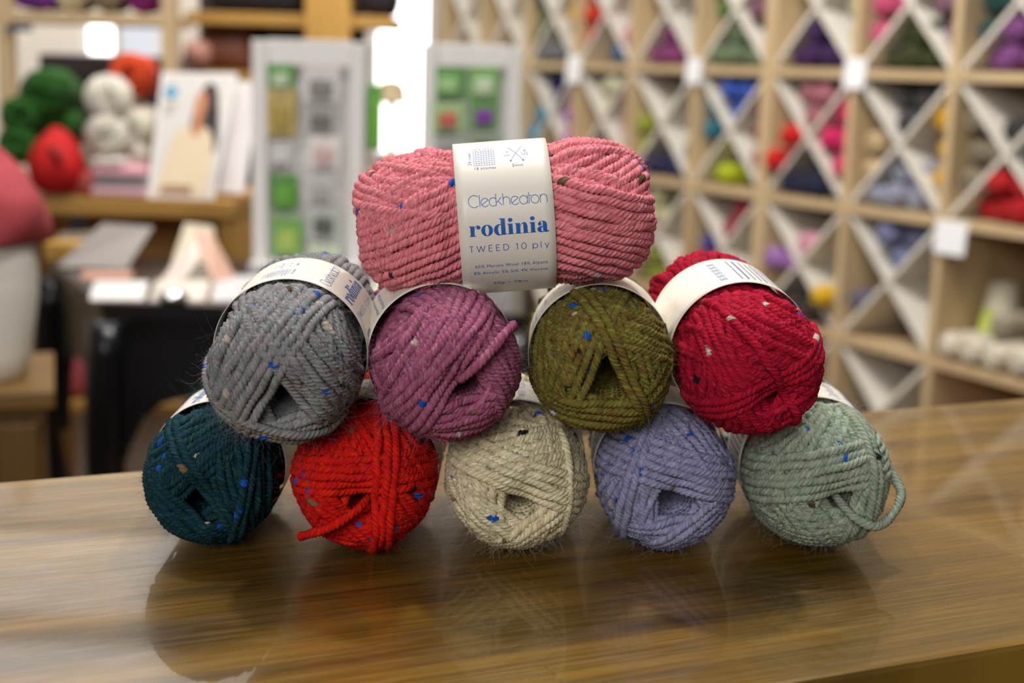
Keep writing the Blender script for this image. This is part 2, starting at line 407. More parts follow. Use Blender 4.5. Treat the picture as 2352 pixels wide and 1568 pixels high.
pile(6, 'B', 'T', '#232a6c', 'navy', 3); pile(6, 'B', 'R', '#b030c0', 'magenta', 3); pile(6, 'B', 'L', '#3aa0c4', 'turquoise', 2)
pile(7, 'B', 'R', '#a8b88a', 'pale green', 2)
pile(1, 'C', 'T', '#7e80a6', 'slate lilac', 3); pile(1, 'C', 'L', '#6b6378', 'dusty violet', 1)
pile(2, 'C', 'T', '#eba9bd', 'pale pink', 1, (0,)); pile(2, 'C', 'L', '#ba84cc', 'lilac', 2, (1, 3)); pile(2, 'C', 'R', '#e8ba18', 'sunny yellow', 1, (0,), .022); pile(2, 'C', 'B', '#35352f', 'black', 4)
pile(3, 'C', 'T', '#a5253f', 'wine red', 2, (0, 2)); pile(3, 'C', 'L', '#5451a8', 'blue violet', 2, (0, 1))
pile(4, 'C', 'B', '#9aa83c', 'moss lime', 5); pile(4, 'C', 'T', '#c9c59a', 'pale celery', 2)
pile(1, 'D', 'L', '#5e4a94', 'deep violet', 1, (0,))
# open cubby at the right: a row of cream balls, two spare balls and a cone of yarn behind
zc = LV[1] + 0.012
for j, (x, w) in enumerate(((0.045, 'first from the post'), (0.121, 'second from the post'), (0.198, 'third from the post'), (0.276, 'fourth from the post'))):
    shop_ball(shelf_pt(x, 0.058, zc + 0.040), '#efe4cf', 'cream yarn ball, %s, in the open cubby at right' % w, 'cream yarn in the open cubby', 1.22, SA)
shop_ball(shelf_pt(0.205, 0.23, zc + 0.045), '#a59a84', 'greige yarn ball behind the cream row in the open cubby', None, 1.4, SA)
shop_ball(shelf_pt(0.165, 0.10, zc + 0.108), '#b1a68e', 'greige yarn ball lying on top of the cream row', None, 1.2, SA)
t = thing('yarn_cone', 'tall cream yarn cone with a lime label in the open cubby', 'yarn cone', shelf_pt(0.062, 0.165, zc), SA)
bm = bmesh.new(); lathe(bm, [(0.046, 0), (0.052, 0.01), (0.046, 0.10), (0.036, 0.19), (0.022, 0.20)], 28); obj('wound_yarn', bm, plain('cone_yarn', '#e4ddc4', 0.9, 0.06, 90), t, True)
bm = bmesh.new(); slab(bm, (-.02, -.0535, .07), (.02, -.0535, .07), (.018, -.046, .13), (-.018, -.046, .13), .002); obj('paper_label', bm, plain('lime_label', '#cfe06a'), t)
shop_ball(shelf_pt(0.10, 0.12, LV[0] + 0.012 + 0.045), '#c01418', 'red yarn ball on the floor-level shelf beside the counter edge', None, 1.5, SA)
shop_ball(shelf_pt(0.20, 0.12, LV[0] + 0.012 + 0.045), '#b01216', 'red yarn ball on the floor-level shelf at the picture edge', None, 1.5, SA)
# price cards pinned over the joints
for (x, z, w, h, lab) in ((-0.362, LV[3], .078, .082, 'white price card on the joint second right of the thick post'), (-0.735 - 1 * CW, LV[3] - .005, .072, .08, 'white price card on the joint just left of the thick post'),
                          (-0.735 - 3 * CW, LV[3] - .01, .088, .098, 'white price card on the joint third left of the thick post'), (0.03, LV[2] - .035, .10, .085, 'white price card above the open cubby')):
    bm = bmesh.new(); box(bm, (0, 0, 0), (w, 0.003, h), None, 0.0006); o = obj('price_card', bm, M['card'])
    o.location = shelf_pt(x, -0.004, z); o.rotation_euler = (R(-4), 0, SA + .05); tag(o, lab, 'price card', 'white price cards on the shelving')

# ---------------------------------------------------------------- open timber unit at the left, dark furniture behind
YU = 3.15
def zpix(px, py, Y): return at_y(px, py, Y).z
def xpix(px, py, Y): return at_y(px, py, Y).x
t = thing('timber_shelf', 'open pale timber shelf frame with purple yarn on its top board', 'shelf', (xpix(198, 40, YU), YU, 0))
xa = xpix(9, 100, YU) - t.location.x; xb = xpix(388, 100, YU) - t.location.x
for x in (xa - .36, xa, xb): part('post', M['beech'], t, (x - .016, 0, 0), (x + .016, .034, 1.75)); part('post', M['beech'], t, (x - .016 - .09, .27, 0), (x + .016 - .09, .30, 1.75)) if x < xa else None
for z in (zpix(200, 41, YU), 1.62): part('shelf_board', M['beech_side'], t, (xa - .345, 0.003, z - .011), (xb - .016, .30, z + .011))
zt_ = zpix(200, 41, YU) + .011
for px, hx, w in ((38, '#7a30a0', 'violet yarn ball, first on the top board of the timber frame'), (85, '#8338aa', 'violet yarn ball, second on the top board of the timber frame'),
                  (148, '#c9bb9c', 'oatmeal yarn ball between violet and taupe on the top board'), (228, '#8b7a66', 'taupe yarn ball on the top board beside the magenta one'),
                  (312, '#8a1a72', 'magenta yarn ball at the right end of the top board')):
    shop_ball(Vector((xpix(px, 10, YU), YU + .10, zt_ + .042)), hx, w, 'yarn on the timber frame', 1.4, 0)
bm = bmesh.new(); a = at_y(14, 56, YU - .004); b = at_y(74, 72, YU - .004); box2(bm, (a.x, YU - .006, b.z), (b.x, YU - .003, a.z))
tag(obj('shelf_ticket', bm, plain('navy_ticket', '#32405e')), 'small navy ticket on the timber frame under the violet yarn', 'ticket')
# dark cabinet and bag shelf farther back
Y2 = 4.4
def cab(name, label, cat, px0, px1, py0, Y, dep, mat):
    a = at_y(px0, py0, Y); b = at_y(px1, py0, Y)
    t = thing(name, label, cat, ((a.x + b.x) / 2, Y, 0)); w = (b.x - a.x) / 2
    part('cabinet_body', mat, t, (-w, 0, 0), (w, dep, a.z), 0.006); return t, w, a.z
t, w, h = cab('dark_cabinet', 'dark brown cabinet standing behind the green and white yarn', 'cabinet', 88, 372, 122, Y2, .4, M['dark'])
part('door', M['dark'], t, (-w + .01, -.018, .05), (-.004, 0, h - .03), .004); part('door', M['dark'], t, (.004, -.018, .05), (w - .01, 0, h - .03), .004)
Y3 = 3.9
t = thing('timber_rack', 'yellow timber display rack with dark cloth on its board', 'rack', (xpix(660, 50, Y3), Y3, 0)); X0 = t.location.x
def xr(px): return xpix(px, 50, Y3) - X0
part('post', M['timber'], t, (xr(702), -.02, 0), (xr(806), .06, 1.75), .004)
part('shelf_board', M['timber_level'], t, (xr(425), .0, zpix(600, 58, Y3)), (xr(905), .30, zpix(600, 30, Y3)), .003)
part('shelf_board', M['timber_level'], t, (xr(400), .0, zpix(500, 162, Y3) - .03), (xr(700), .30, zpix(500, 162, Y3)), .003)
part('back_panel', plain('rack_back', '#2a1e1c', .6), t, (xr(400), .30, .4), (xr(812), .31, 1.75))
zs = zpix(600, 30, Y3)
for px, L_, hx, lab in ((575, .25, '#26242c', 'charcoal cloth roll on the timber rack board, near the post'), (860, .11, '#2a222c', 'dark plum cloth bundle on the timber rack right of its post')):
    bm = bmesh.new(); box(bm, (0, 0, .055), (L_, .22, .11), None, .045); o = obj('cloth_roll', bm, plain('cloth', hx, .9), smooth=True)
    o.location = (xpix(px, 20, Y3), Y3 + .13, zs); tag(o, lab, 'cloth roll', 'dark cloth on the timber rack')
t = thing('leather_bag', 'brown leather bag on the dark rack shelf behind the magazine', 'bag', (xpix(505, 150, Y3), Y3 + .1, zpix(500, 162, Y3)))
bm = bmesh.new(); box(bm, (0, 0, .055), (.16, .12, .11), None, .042); obj('bag_body', bm, plain('brown_leather', '#7c4a38', .45, .1), t, True)
bm = bmesh.new(); tube(bm, [(.05 * math.cos(q), -.05, .09 + .045 * math.sin(q)) for q in np.linspace(0, PI, 12)], .007); obj('bag_handle', bm, plain('brown_strap', '#6a3c2c', .45), t, True)
bm = bmesh.new(); box(bm, (0, 0, .04), (.075, .09, .08), None, .035); o = obj('leather_pouch', bm, plain('rose_leather', '#c08878', .4), smooth=True); o.location = (xpix(455, 140, Y3), Y3 - .0, zpix(500, 162, Y3)); tag(o, 'rose tan leather pouch beside the brown bag on the rack', 'pouch')

# display bench with the green, red, white and orange yarn
YB = 2.72
zb = zpix(300, 456, YB); zb0 = zpix(300, 498, YB)
t = thing('display_bench', 'low honey wood bench carrying yarn and a magazine behind the black table', 'bench', (xpix(320, 470, YB), YB, 0)); X0 = t.location.x
def xb_(px): return xpix(px, 470, YB) - X0
part('bench_top', M['timber_level'], t, (xb_(4), 0, zb0), (xb_(538), .34, zb), .004)
part('bench_leg', M['timber'], t, (xb_(496), .02, 0), (xb_(534), .30, zb0 - .001), .003); part('bench_leg', M['timber'], t, (xb_(10), .02, 0), (xb_(44), .30, zb0 - .001), .003)
part('lower_shelf', M['timber_level'], t, (xb_(45), .03, .40), (xb_(495), .30, .42), .002)
part('back_rail', M['timber_level'], t, (xb_(102), .28, zb0 - .12), (xb_(494), .30, zb0 - .002))
bm = bmesh.new(); box(bm, (0, 0, .05), (.10, .12, .10), None, .03); o = obj('folded_cloth', bm, plain('pink_cloth', '#c8606c', .9), smooth=True); o.location = (xpix(155, 900, YB + .12), YB + .12, .421); tag(o, 'rose pink folded cloth on the lower shelf of the bench', 'cloth')
def on_bench(px, py, dy, rad): return Vector((xpix(px, py, YB + dy), YB + dy, max(zpix(px, py, YB + dy), zb + rad)))
s_ = 1.5
for px, py, dy, s, hx, lab in ((55, 330, .10, 1.45, '#1e5c06', 'green yarn ball, lowest, at the left end of the bench'), (150, 345, .16, 1.45, '#1e5c06', 'green yarn ball half hidden behind the red ball'),
                               (62, 262, .11, 1.45, '#1e5c06', 'green yarn ball, left in the middle of the green stack'), (150, 290, .16, 1.4, '#1e5c06', 'green yarn ball at the right of the green stack'),
                               (120, 212, .14, 1.75, '#1e5c06', 'green yarn ball crowning the green stack')):
    shop_ball(on_bench(px, py, dy, .042), hx, lab, 'green yarn on the bench', s, .1)
t = thing('wrapped_yarn', 'deep red yarn ball in a loose pointed wrapper at front of bench', 'yarn ball', on_bench(130, 372, .02, .06) - Vector((0, 0, .06)))
bm = bmesh.new(); lathe(bm, [(.020, 0), (.045, .012), (.055, .05), (.050, .075), (.034, .10), (.018, .118), (.006, .128)], 24)
for v in bm.verts: v.co += Vector((.004 * math.sin(v.co.z * 120 + v.co.x * 60), .004 * math.sin(v.co.x * 140), 0))
obj('wound_yarn', bm, plain('deep_red_yarn', '#c60a08', .8, .15, 60), t, True)
bm = bmesh.new(); tube(bm, [(.0, -.045, .09), (.018, -.052, .08), (.026, -.055, .06)], [.004, .008, .003]); obj('wrapper_fold', bm, plain('dark_red_fold', '#7c0808', .6), t, True)
for px, py, dy, s, hx, lab in ((258, 305, .10, 1.55, '#e6dfd0', 'white yarn ball under the topmost white one on the bench'), (318, 290, .14, 1.5, '#e4dccb', 'white yarn ball beside the magazine edge'),
                               (262, 224, .12, 1.65, '#ebe4d6', 'white yarn ball topmost of the white stack'), (312, 352, .13, 1.45, '#e2dac8', 'white yarn ball lowest next to the magazine'),
                               (240, 362, .13, 1.45, '#e2dac8', 'white yarn ball lowest beside the red wrapped ball')):
    shop_ball(on_bench(px, py, dy, .045), hx, lab, 'white yarn on the bench', s, .05)
shop_ball(on_bench(308, 175, .17, .05), '#e0470c', 'bright orange yarn ball above the white stack', None, 1.6, .1)
for j, (px, py, w, h, hx, lab) in enumerate(((270, 430, .11, .022, '#e6b9c2', 'pale pink folded knit at the bottom of the bench bundle'), (272, 408, .105, .016, '#8d8a8c', 'grey folded knit between the two pink ones'), (268, 385, .10, .020, '#e2a8b4', 'rose pink folded knit near the top of the bundle'), (245, 366, .06, .016, '#d9cfc8', 'off white folded knit on the pink bundle'))):
    bm = bmesh.new(); box(bm, (0, 0, 0), (w, .09, h), None, h * .42); o = obj('folded_knit', bm, plain('knit_%d' % j, hx, .9), smooth=True)
    o.location = (xpix(px, py, YB), YB + .0475, zb + (.011, .0305, .049, .068)[j]); tag(o, lab, 'folded knit', 'folded knits on the bench')
bm = bmesh.new(); box(bm, (0, 0, 0), (.075, .05, .05), None, .02); o = obj('coral_swatch', bm, plain('coral_swatch', '#b8564e', .9), smooth=True); o.location = (xpix(192, 425, YB), YB + .035, zb + .0255); tag(o, 'coral red knitted swatch beside the red wrapped ball', 'swatch')

# magazine leaning on the bench: cover photo of a woman in a cream jumper
t = thing('magazine', 'pattern magazine with a woman in a cream jumper leaning on the bench', 'magazine', (0, 0, 0))
c00 = at_y(338, 446, YB + .01); c10 = at_y(490, 452, YB + .01); c11 = at_y(545, 168, YB + .10); c01 = at_y(372, 166, YB + .10)
c00.z = c10.z = zb + .002
bm = bmesh.new(); slab(bm, c00, c10, c11, c01, .006); obj('magazine_pages', bm, M['paper'], t)
def mag(u, v, e): return c00.lerp(c10, u).lerp(c01.lerp(c11, u), v) + (c10 - c00).cross(c01 - c00).normalized() * e
def magpoly(bm, pts, e, mi): bm.faces.new([bm.verts.new(mag(u, v, e)) for u, v in pts]).material_index = mi
def ell(cx, cy, rx, ry, n=24, rot=0): return [(cx + rx * math.cos(q) * math.cos(rot) - ry * math.sin(q) * math.sin(rot), cy + rx * math.cos(q) * math.sin(rot) + ry * math.sin(q) * math.cos(rot)) for q in [2 * PI * k / n for k in range(n)]]
bm = bmesh.new()
magpoly(bm, [(.04, .02), (.96, .02), (.96, .98), (.04, .98)], .0006, 0)
magpoly(bm, ell(.66, .62, .17, .30, rot=-.1), .0012, 1)
magpoly(bm, [(.70, .80), (.84, .72), (.92, .45), (.90, .36), (.78, .36), (.72, .5)], .0014, 1)
magpoly(bm, [(.12, .03), (.18, .30), (.26, .50), (.42, .58), (.56, .54), (.74, .56), (.84, .46), (.90, .24), (.88, .03)], .0016, 2)
magpoly(bm, [(.50, .52), (.60, .47), (.66, .55), (.64, .66), (.54, .66)], .0018, 3)
magpoly(bm, ell(.585, .73, .088, .125, rot=-.15), .0022, 3)
magpoly(bm, ell(.16, .84, .085, .055), .0022, 4)
magpoly(bm, [(.10, .72), (.26, .72), (.26, .745), (.10, .745)], .0022, 5)
magpoly(bm, [(.10, .67), (.22, .67), (.22, .69), (.10, .69)], .0022, 5)
magpoly(bm, [(.18, .03), (.20, .10), (.66, .10), (.66, .03)], .0024, 6)
obj('cover_photo', bm, [plain('cover_ground', '#dedad6', .35, .02), plain('photo_hair', '#2e2628', .4), plain('photo_jumper', '#e6d3b4', .4, .06), plain('photo_skin', '#c98a62', .4), plain('cover_blue', '#58a6c8', .4), plain('cover_text', '#c9b7a4', .4), plain('photo_waist', '#a97e5e', .4)], t)
bm = bmesh.new(); slab(bm, at_y(500, 440, YB + .05), at_y(560, 445, YB + .05), at_y(598, 190, YB + .13), at_y(540, 185, YB + .13), .004)
tag(obj('pattern_booklet', bm, plain('booklet_white', '#e4dfdf', .4)), 'plain white booklet leaning behind the magazine', 'booklet')

# ---------------------------------------------------------------- black table with cabriole legs
ZT = 0.745
pf = [at_z(230, 694, ZT), at_z(1205, 722, ZT)]
pb = [at_z(1205, 612, ZT), at_z(470, 596, ZT), at_z(108, 596, ZT)]
poly = [pf[0], pf[1], pb[0], pb[1], pb[2]]
t = thing('black_table', 'black lacquered table on curved legs littered with white papers', 'table', (pf[0].x, pf[0].y, 0)); O = t.location.copy()
P2 = [(p.x - O.x, p.y - O.y) for p in poly]
bm = bmesh.new(); prism(bm, P2, ZT - .022, ZT); obj('table_top', bm, M['black_lacquer'], t)
cx = sum(p[0] for p in P2) / 5; cy = sum(p[1] for p in P2) / 5
IN = [(p[0] + (cx - p[0]) * .03, p[1] + (cy - p[1]) * .06) for p in P2]
def apron(a, b):
    bm = bmesh.new(); a = Vector((*a, 0)); b = Vector((*b, 0)); n = 24; d = (b - a); nn = Vector((-d.y, d.x, 0)).normalized() * .02
    L = d.length; lo = []; hi = []; lo2 = []; hi2 = []
    for k in range(n + 1):
        u = k / n; e = min(u, 1 - u) * L
        drop = .125 + .16 * math.exp(-(e / .035) ** 1.3) - .012 * math.sin(PI * u) ** 2
        p = a + d * u
        lo.append(bm.verts.new(p + Vector((0, 0, ZT - .022 - drop)))); hi.append(bm.verts.new(p + Vector((0, 0, ZT - .023))))
        lo2.append(bm.verts.new(p + nn + Vector((0, 0, ZT - .022 - drop)))); hi2.append(bm.verts.new(p + nn + Vector((0, 0, ZT - .023))))
    for k in range(n):
        bm.faces.new((lo[k], lo[k + 1], hi[k + 1], hi[k])); bm.faces.new((lo2[k + 1], lo2[k], hi2[k], hi2[k + 1]))
        bm.faces.new((lo[k + 1], lo[k], lo2[k], lo2[k + 1])); bm.faces.new((hi[k], hi[k + 1], hi2[k + 1], hi2[k]))
    bm.faces.new((lo[0], hi[0], hi2[0], lo2[0])); bm.faces.new((hi[-1], lo[-1], lo2[-1], hi2[-1]))
    obj('apron', bm, M['black_lacquer'], t)
apron(IN[0], IN[1]); apron(IN[4], IN[0]); apron(IN[1], IN[2])
for q in (0, 1, 2, 4):
    p = Vector((*IN[q], 0)); o_ = (p - Vector((cx, cy, 0))).normalized()
    pts = []; rad = []
    for k in range(15):
        u = k / 14; off = .018 * math.sin(PI * min(1, u * 1.6)) - .022 * math.sin(PI * max(0, u - .45) / .55) + .02 * max(0, u - .88) / .12
        pts.append(p + o_ * off + Vector((0, 0, (ZT - .03) * (1 - u)))); rad.append(.030 - .016 * u ** .8 + .008 * max(0, u - .9) / .1)
    bm = bmesh.new(); tube(bm, pts, rad, 12); obj('table_leg', bm, M['black_lacquer'], t, True)

def sheet(name, label, cat, pts, mat, th=.003, group=None):
    bm = bmesh.new(); slab(bm, *pts, th); return tag(obj(name, bm, mat), label, cat, group)
def flat(px0, py0, px1, py1, z, skew=0):
    return [at_z(px0, py1, z), at_z(px1, py1, z), at_z(px1 + skew, py0, z), at_z(px0 + skew, py0, z)]
pw = M['paper']
sheet('leaflet', 'white leaflet lying flat along the front of the black table', 'leaflet', flat(205, 645, 330, 688, ZT + .003, 12), pw, .0025, 'white papers on the table')
sheet('leaflet', 'white leaflet in the middle front of the black table', 'leaflet', flat(345, 642, 470, 690, ZT + .003, 14), plain('paper_warm', '#ece4d8', .35), .0025, 'white papers on the table')
sheet('leaflet', 'white leaflet next to the grey yarn ball on the black table', 'leaflet', flat(485, 632, 640, 690, ZT + .003, 10), plain('paper_cool', '#e6e6ea', .25), .0025, 'white papers on the table')
sheet('leaflet', 'red edged leaflet at the left of the table papers', 'leaflet', flat(185, 622, 300, 640, ZT + .003, 8), plain('paper_red', '#d8a08c', .4), .0025, 'white papers on the table')
sheet('leaflet', 'green printed leaflet seen between grey and pink yarn', 'leaflet', flat(735, 652, 860, 700, ZT + .003, 6), plain('paper_green', '#b9c98a', .3), .0025, 'white papers on the table')
sheet('leaflet', 'pale leaflet under the pink ball on the black table', 'leaflet', flat(870, 648, 990, 690, ZT + .003, 6), plain('paper_pale', '#d5dcc4', .3), .0025, 'white papers on the table')
sheet('pattern_folder', 'silver grey folder propped at a slant on the black table', 'folder', [at_z(130, 612, ZT + .004), at_z(290, 618, ZT + .004), at_y(352, 520, 2.42), at_y(235, 512, 2.42)], plain('silver_folder', '#a8a09a', .35), .004)
sheet('pattern_folder', 'taupe folder lying behind the silver one on the table', 'folder', [at_y(120, 600, 2.46), at_y(210, 600, 2.46), at_y(240, 530, 2.54), at_y(135, 535, 2.54)], plain('taupe_folder', '#7d7066', .45), .004)
t = thing('tent_card', 'pink and white brochure standing open like a tent on the table', 'brochure', (0, 0, 0))
for nm, pts, hx in (('front_leaf', (at_z(372, 640, ZT + .004), at_z(420, 646, ZT + .004), at_y(486, 545, 2.33), at_y(448, 530, 2.33)), '#e8d8cc'), ('rear_leaf', (at_z(490, 646, ZT + .004), at_z(540, 636, ZT + .004), at_y(486, 532, 2.33), at_y(448, 530, 2.33)), '#dcb09c')):
    bm = bmesh.new(); slab(bm, *pts, .003); obj(nm, bm, plain('brochure_' + nm, hx, .45), t)
sheet('brochure', 'cream brochure standing behind the tent shaped one', 'brochure', [at_y(395, 600, 2.50), at_y(500, 604, 2.50), at_y(490, 520, 2.56), at_y(425, 512, 2.56)], plain('brochure_cream', '#d8ceb0', .45), .003)
bm = bmesh.new(); box(bm, (0, 0, .018), (.06, .05, .036), None, .006); o = obj('wooden_box', bm, M['timber']); p = at_z(125, 592, ZT); o.location = (xpix(140, 540, 2.62), 2.62, zb0 - .26 + .155); tag(o, 'small orange wooden box behind the papers', 'box')
o.location = (at_z(150, 600, ZT).x, at_z(150, 600, ZT).y, ZT)
bm = bmesh.new(); lathe(bm, [(.020, 0), (.024, .004), (.024, .010), (.012, .016)], 24); o = obj('glass_paperweight', bm, NT('clear_glass').set(Base_Color=(1, 1, 1, 1), Roughness=.05, Metallic=0.9).m, smooth=True); p = at_z(398, 684, ZT + .006); o.location = (p.x, p.y, ZT + .003); tag(o, 'shiny round paperweight glinting on the table front', 'paperweight')

# ---------------------------------------------------------------- white accessory stands with packets
def stand(px0, px1, pytop, Y, label, packets, head_px):
    xl = xpix(px0, 300, Y); xr_ = xpix(px1, 300, Y); zt2 = zpix((px0 + px1) / 2, pytop, Y)
    t = thing('accessory_stand', label, 'display stand', ((xl + xr_) / 2, Y, ZT), 0, 'white accessory stands'); w = (xr_ - xl) / 2; h = zt2 - ZT
    ph = head_px * Y / FPX
    for sx in (-1, 1): part('side_post', M['white_paint'], t, (sx * w - .0125, -.02, 0), (sx * w + .0125, .10, h - .002), .002)
    part('header_board', M['white_paint'], t, (-w + .013, -.012, h - ph), (w - .013, .008, h), .002)
    part('peg_panel', M['grey_peg'], t, (-w + .0126, .012, .004), (w - .0126, .020, h - ph - .001))
    part('base_tray', M['white_paint'], t, (-w - .01, -.07, -.001), (w + .01, .11, .016), .002)
    rows = sorted({round((zpix(p[0], p[1] - p[3] / 2, Y) - ZT) + .004, 3) for p in packets})
    for i, (px, py, pw_, ph_, hx, bl, lab) in enumerate(packets):
        x = xpix(px, py, Y); z = zpix(px, py, Y); ww = pw_ * Y / FPX / 2; hh = ph_ * Y / FPX / 2
        bm = bmesh.new(); tube(bm, [(x - t.location.x, .012, z + hh - .006 - ZT), (x - t.location.x, -.034, z + hh - .004 - ZT)], .0016, 8); obj('peg_hook', bm, M['grey_peg'], t)
        q = thing('needle_packet', lab, 'packet', (x, Y - .014 - .003 * (i % 3), z), 0, 'packets on the accessory stands')
        bm = bmesh.new(); box(bm, (0, 0, 0), (ww * 2, .0016, hh * 2), None, .0004); obj('backing_card', bm, plain('card_%s' % hx[1:], hx, .4, .08, 30), q)
        bm = bmesh.new(); box(bm, (0, -.0054, -hh * .18), (ww * 1.2, .009, hh * 1.0), None, .0035); obj('blister', bm, plain('blister_%s' % bl[1:], bl, .25, .12, 60), q)
    return t
G = '#58973e'; G2 = '#74ab52'
stand(600, 822, 92, 2.47, 'white accessory stand hung with green and tan packets, left of window', [
    (648, 178, 62, 60, G, '#c8d8b8', 'green packet at the top left of the left stand'), (650, 258, 66, 108, '#c2ad6a', '#b29c52', 'tan packet under the top green one on the left stand'),
    (742, 195, 84, 78, '#dedad8', '#8c8a86', 'pale packet with dark gadget, top right of the left stand'), (740, 272, 76, 62, '#bdbbb9', '#7a7872', 'grey packet second down on the right of the left stand'),
    (748, 348, 74, 74, '#efe9e6', '#d8b8b4', 'white packet with pinkish contents on the left stand'), (650, 352, 56, 58, '#c9c8c6', '#dad8d6', 'pale grey packet below the tan one on the left stand'),
    (656, 440, 62, 84, G, '#6fae46', 'green packet third down at left of the left stand'), (740, 430, 70, 66, '#cfcdcc', '#b5b3b2', 'grey packet beside the third green one'),
    (664, 540, 72, 92, G2, '#a8c25c', 'lime green packet at the bottom left of the left stand'), (746, 510, 72, 78, '#c4c8c2', '#5d625c', 'grey packet with dark tool low on the left stand'),
    (748, 585, 70, 54, '#d6e0c8', '#b8d098', 'pale green packet at the bottom right of the left stand')], 58)
stand(984, 1178, 102, 2.50, 'white accessory stand hung with green packets, between window and shelving', [
    (1030, 190, 74, 68, G, '#a4cf8c', 'green packet at the top left of the right stand'), (1112, 192, 70, 72, G2, '#cfe0c0', 'green packet at the top right of the right stand'),
    (1030, 268, 72, 66, '#a9d08e', '#c86a60', 'pale green packet with red piece on the right stand'), (1112, 262, 66, 62, '#6ea852', '#8a3ab0', 'green packet with purple gadget on the right stand'),
    (1032, 345, 74, 62, '#b5b9b0', '#8c908a', 'grey packet below the one with the red piece'), (1112, 336, 74, 66, '#97a890', '#2f5a2c', 'dull green packet under the purple gadget')], 50)
# side strip of green packets on the left stand's edge
q = thing('needle_packet', 'narrow green packet hanging on the outer side of the left stand', 'packet', (xpix(858, 270, 2.47), 2.50, zpix(858, 270, 2.47)), 0, 'packets on the accessory stands')
bm = bmesh.new(); box(bm, (0, 0, 0), (.020, .04, .112), None, .001); obj('backing_card', bm, plain('strip_green', '#5cae28', .4), q)
bm = bmesh.new(); box(bm, (0, -.022, -.01), (.014, .008, .08), None, .003); obj('blister', bm, plain('strip_blister', '#79c040', .3), q)
# felt hat and rolls by the window
YH = 4.6
t = thing('hat_stand', 'slim pale post with a beige felt hat in front of the window', 'stand', (xpix(900, 240, YH), YH, 0))
bm = bmesh.new(); lathe(bm, [(.14, 0), (.14, .02), (.016, .03), (.014, zpix(900, 238, YH))], 20); obj('stand_post', bm, M['beech'], t, True)
bm = bmesh.new(); lathe(bm, [(.085, 0), (.088, .006), (.052, .014), (.048, .05), (.030, .072), (.004, .076)], 28); o = obj('felt_hat', bm, plain('beige_felt', '#cbb994', .9), smooth=True); o.location = (xpix(898, 240, YH), YH, zpix(900, 238, YH)); tag(o, 'beige felt hat on the slim post before the bright window', 'hat')

# ---------------------------------------------------------------- dress form on a low cabinet at the left edge
YD = 1.72
zc0 = zpix(60, 866, YD)
t = thing('low_cabinet', 'brown wooden cabinet under the white dress form', 'cabinet', (xpix(-160, 880, YD), YD, 0))
w = (xpix(98, 880, YD) - t.location.x) / math.cos(R(18)); t.rotation_euler = (0, 0, R(18))
part('cabinet_top', wood('cabinet_oak', '#6b4e24', '#86652f', .5, 0), t, (-w - .01, -.12, zc0 - .022), (w, .12, zc0), .003); part('cabinet_body', wood('brown_panel', '#4a3214', '#6b4a1e', .5, 2), t, (-w + .01, -.105, 0), (w - .012, .115, zc0 - .0225))
part('door', wood('brown_door', '#523818', '#70501f', .5, 2), t, (0.004, -.118, .04), (w - .02, -.106, zc0 - .04), .003); part('door', wood('brown_door_b', '#523818', '#70501f', .5, 2), t, (-w + .02, -.118, .04), (-.004, -.106, zc0 - .04), .003)
zn = zpix(40, 352, YD); zw = zpix(60, 548, YD); xo = xpix(-150, 560, YD); ro = xpix(88, 560, YD) - xo; rs = xpix(99, 520, YD) - xo
t = thing('dress_form', 'white dress form torso standing on the brown cabinet', 'dress form', (xo, YD, zc0))
H_ = zw - zc0
bm = bmesh.new(); lathe(bm, [(ro * .80, 0), (ro * .84, .004), (ro * .88, .03), (ro * .97, H_ * .6), (ro * .98, H_ + .03), (ro * .70, H_ + .082), (ro * .26, H_ + .105), (ro * .2, H_ + .17), (ro * .2, H_ + .185)], 40, 1, .62); obj('torso', bm, plain('form_white', '#e9e4d8', .6), t, True)
bm = bmesh.new(); lathe(bm, [(ro * .20, H_ + .1855), (ro * .18, H_ + .2), (ro * .12, H_ + .21)], 24); obj('neck_cap', bm, M['beech'], t, True)
bm = bmesh.new(); hs = zn - zw
lathe(bm, [(rs * 1.0, -.004), (rs * 1.03, .0), (rs * 1.03, .02), (rs * 1.03, hs * .38), (rs * .97, hs * .58), (rs * .82, hs * .8), (rs * .62, hs * 1.0), (rs * .46, hs * 1.18), (rs * .36, hs * 1.4), (rs * .31, .205), (rs * .27, .205)], 64, 1, .66)
for v in bm.verts:
    a = math.atan2(v.co.y, v.co.x); v.co += Vector((math.cos(a), math.sin(a), 0)) * (.0035 * math.sin(4 * a + v.co.z * 70) + .003 * math.sin(9 * a - v.co.z * 55))
o = obj('knit_top', bm, plain('coral_knit', '#b8484f', .85, .12, 40), smooth=True); o.location = (xo, YD, zw); tag(o, 'coral knitted top worn by the white dress form', 'knit top')

# ---------------------------------------------------------------- the counter
ZC = 0.91
e0 = at_z(0, 1115, ZC); e1 = at_z(2352, 907, ZC); n0 = at_z(1785, 1568, ZC); n1 = at_z(2352, 1480, ZC)
ca = math.atan2((e1 - e0).y, (e1 - e0).x) * .5 + math.atan2((n1 - n0).y, (n1 - n0).x) * .5
ax = Vector((math.cos(ca), math.sin(ca), 0)); ay = Vector((-math.sin(ca), math.cos(ca), 0))
yf = ((e0 + e1) / 2).dot(ay); yn = ((n0 + n1) / 2).dot(ay)
CO = ay * ((yf + yn) / 2); HW = (yf - yn) / 2
k = NT('acacia_counter'); tc = k.n('ShaderNodeTexCoord'); ob_ = tc.outputs['Object']
br = k.n('ShaderNodeTexBrick', offset=0.37, offset_frequency=2, squash=1.0)
br.inputs['Scale'].default_value = 1.0; br.inputs['Brick Width'].default_value = 0.62; br.inputs['Row Height'].default_value = 0.085
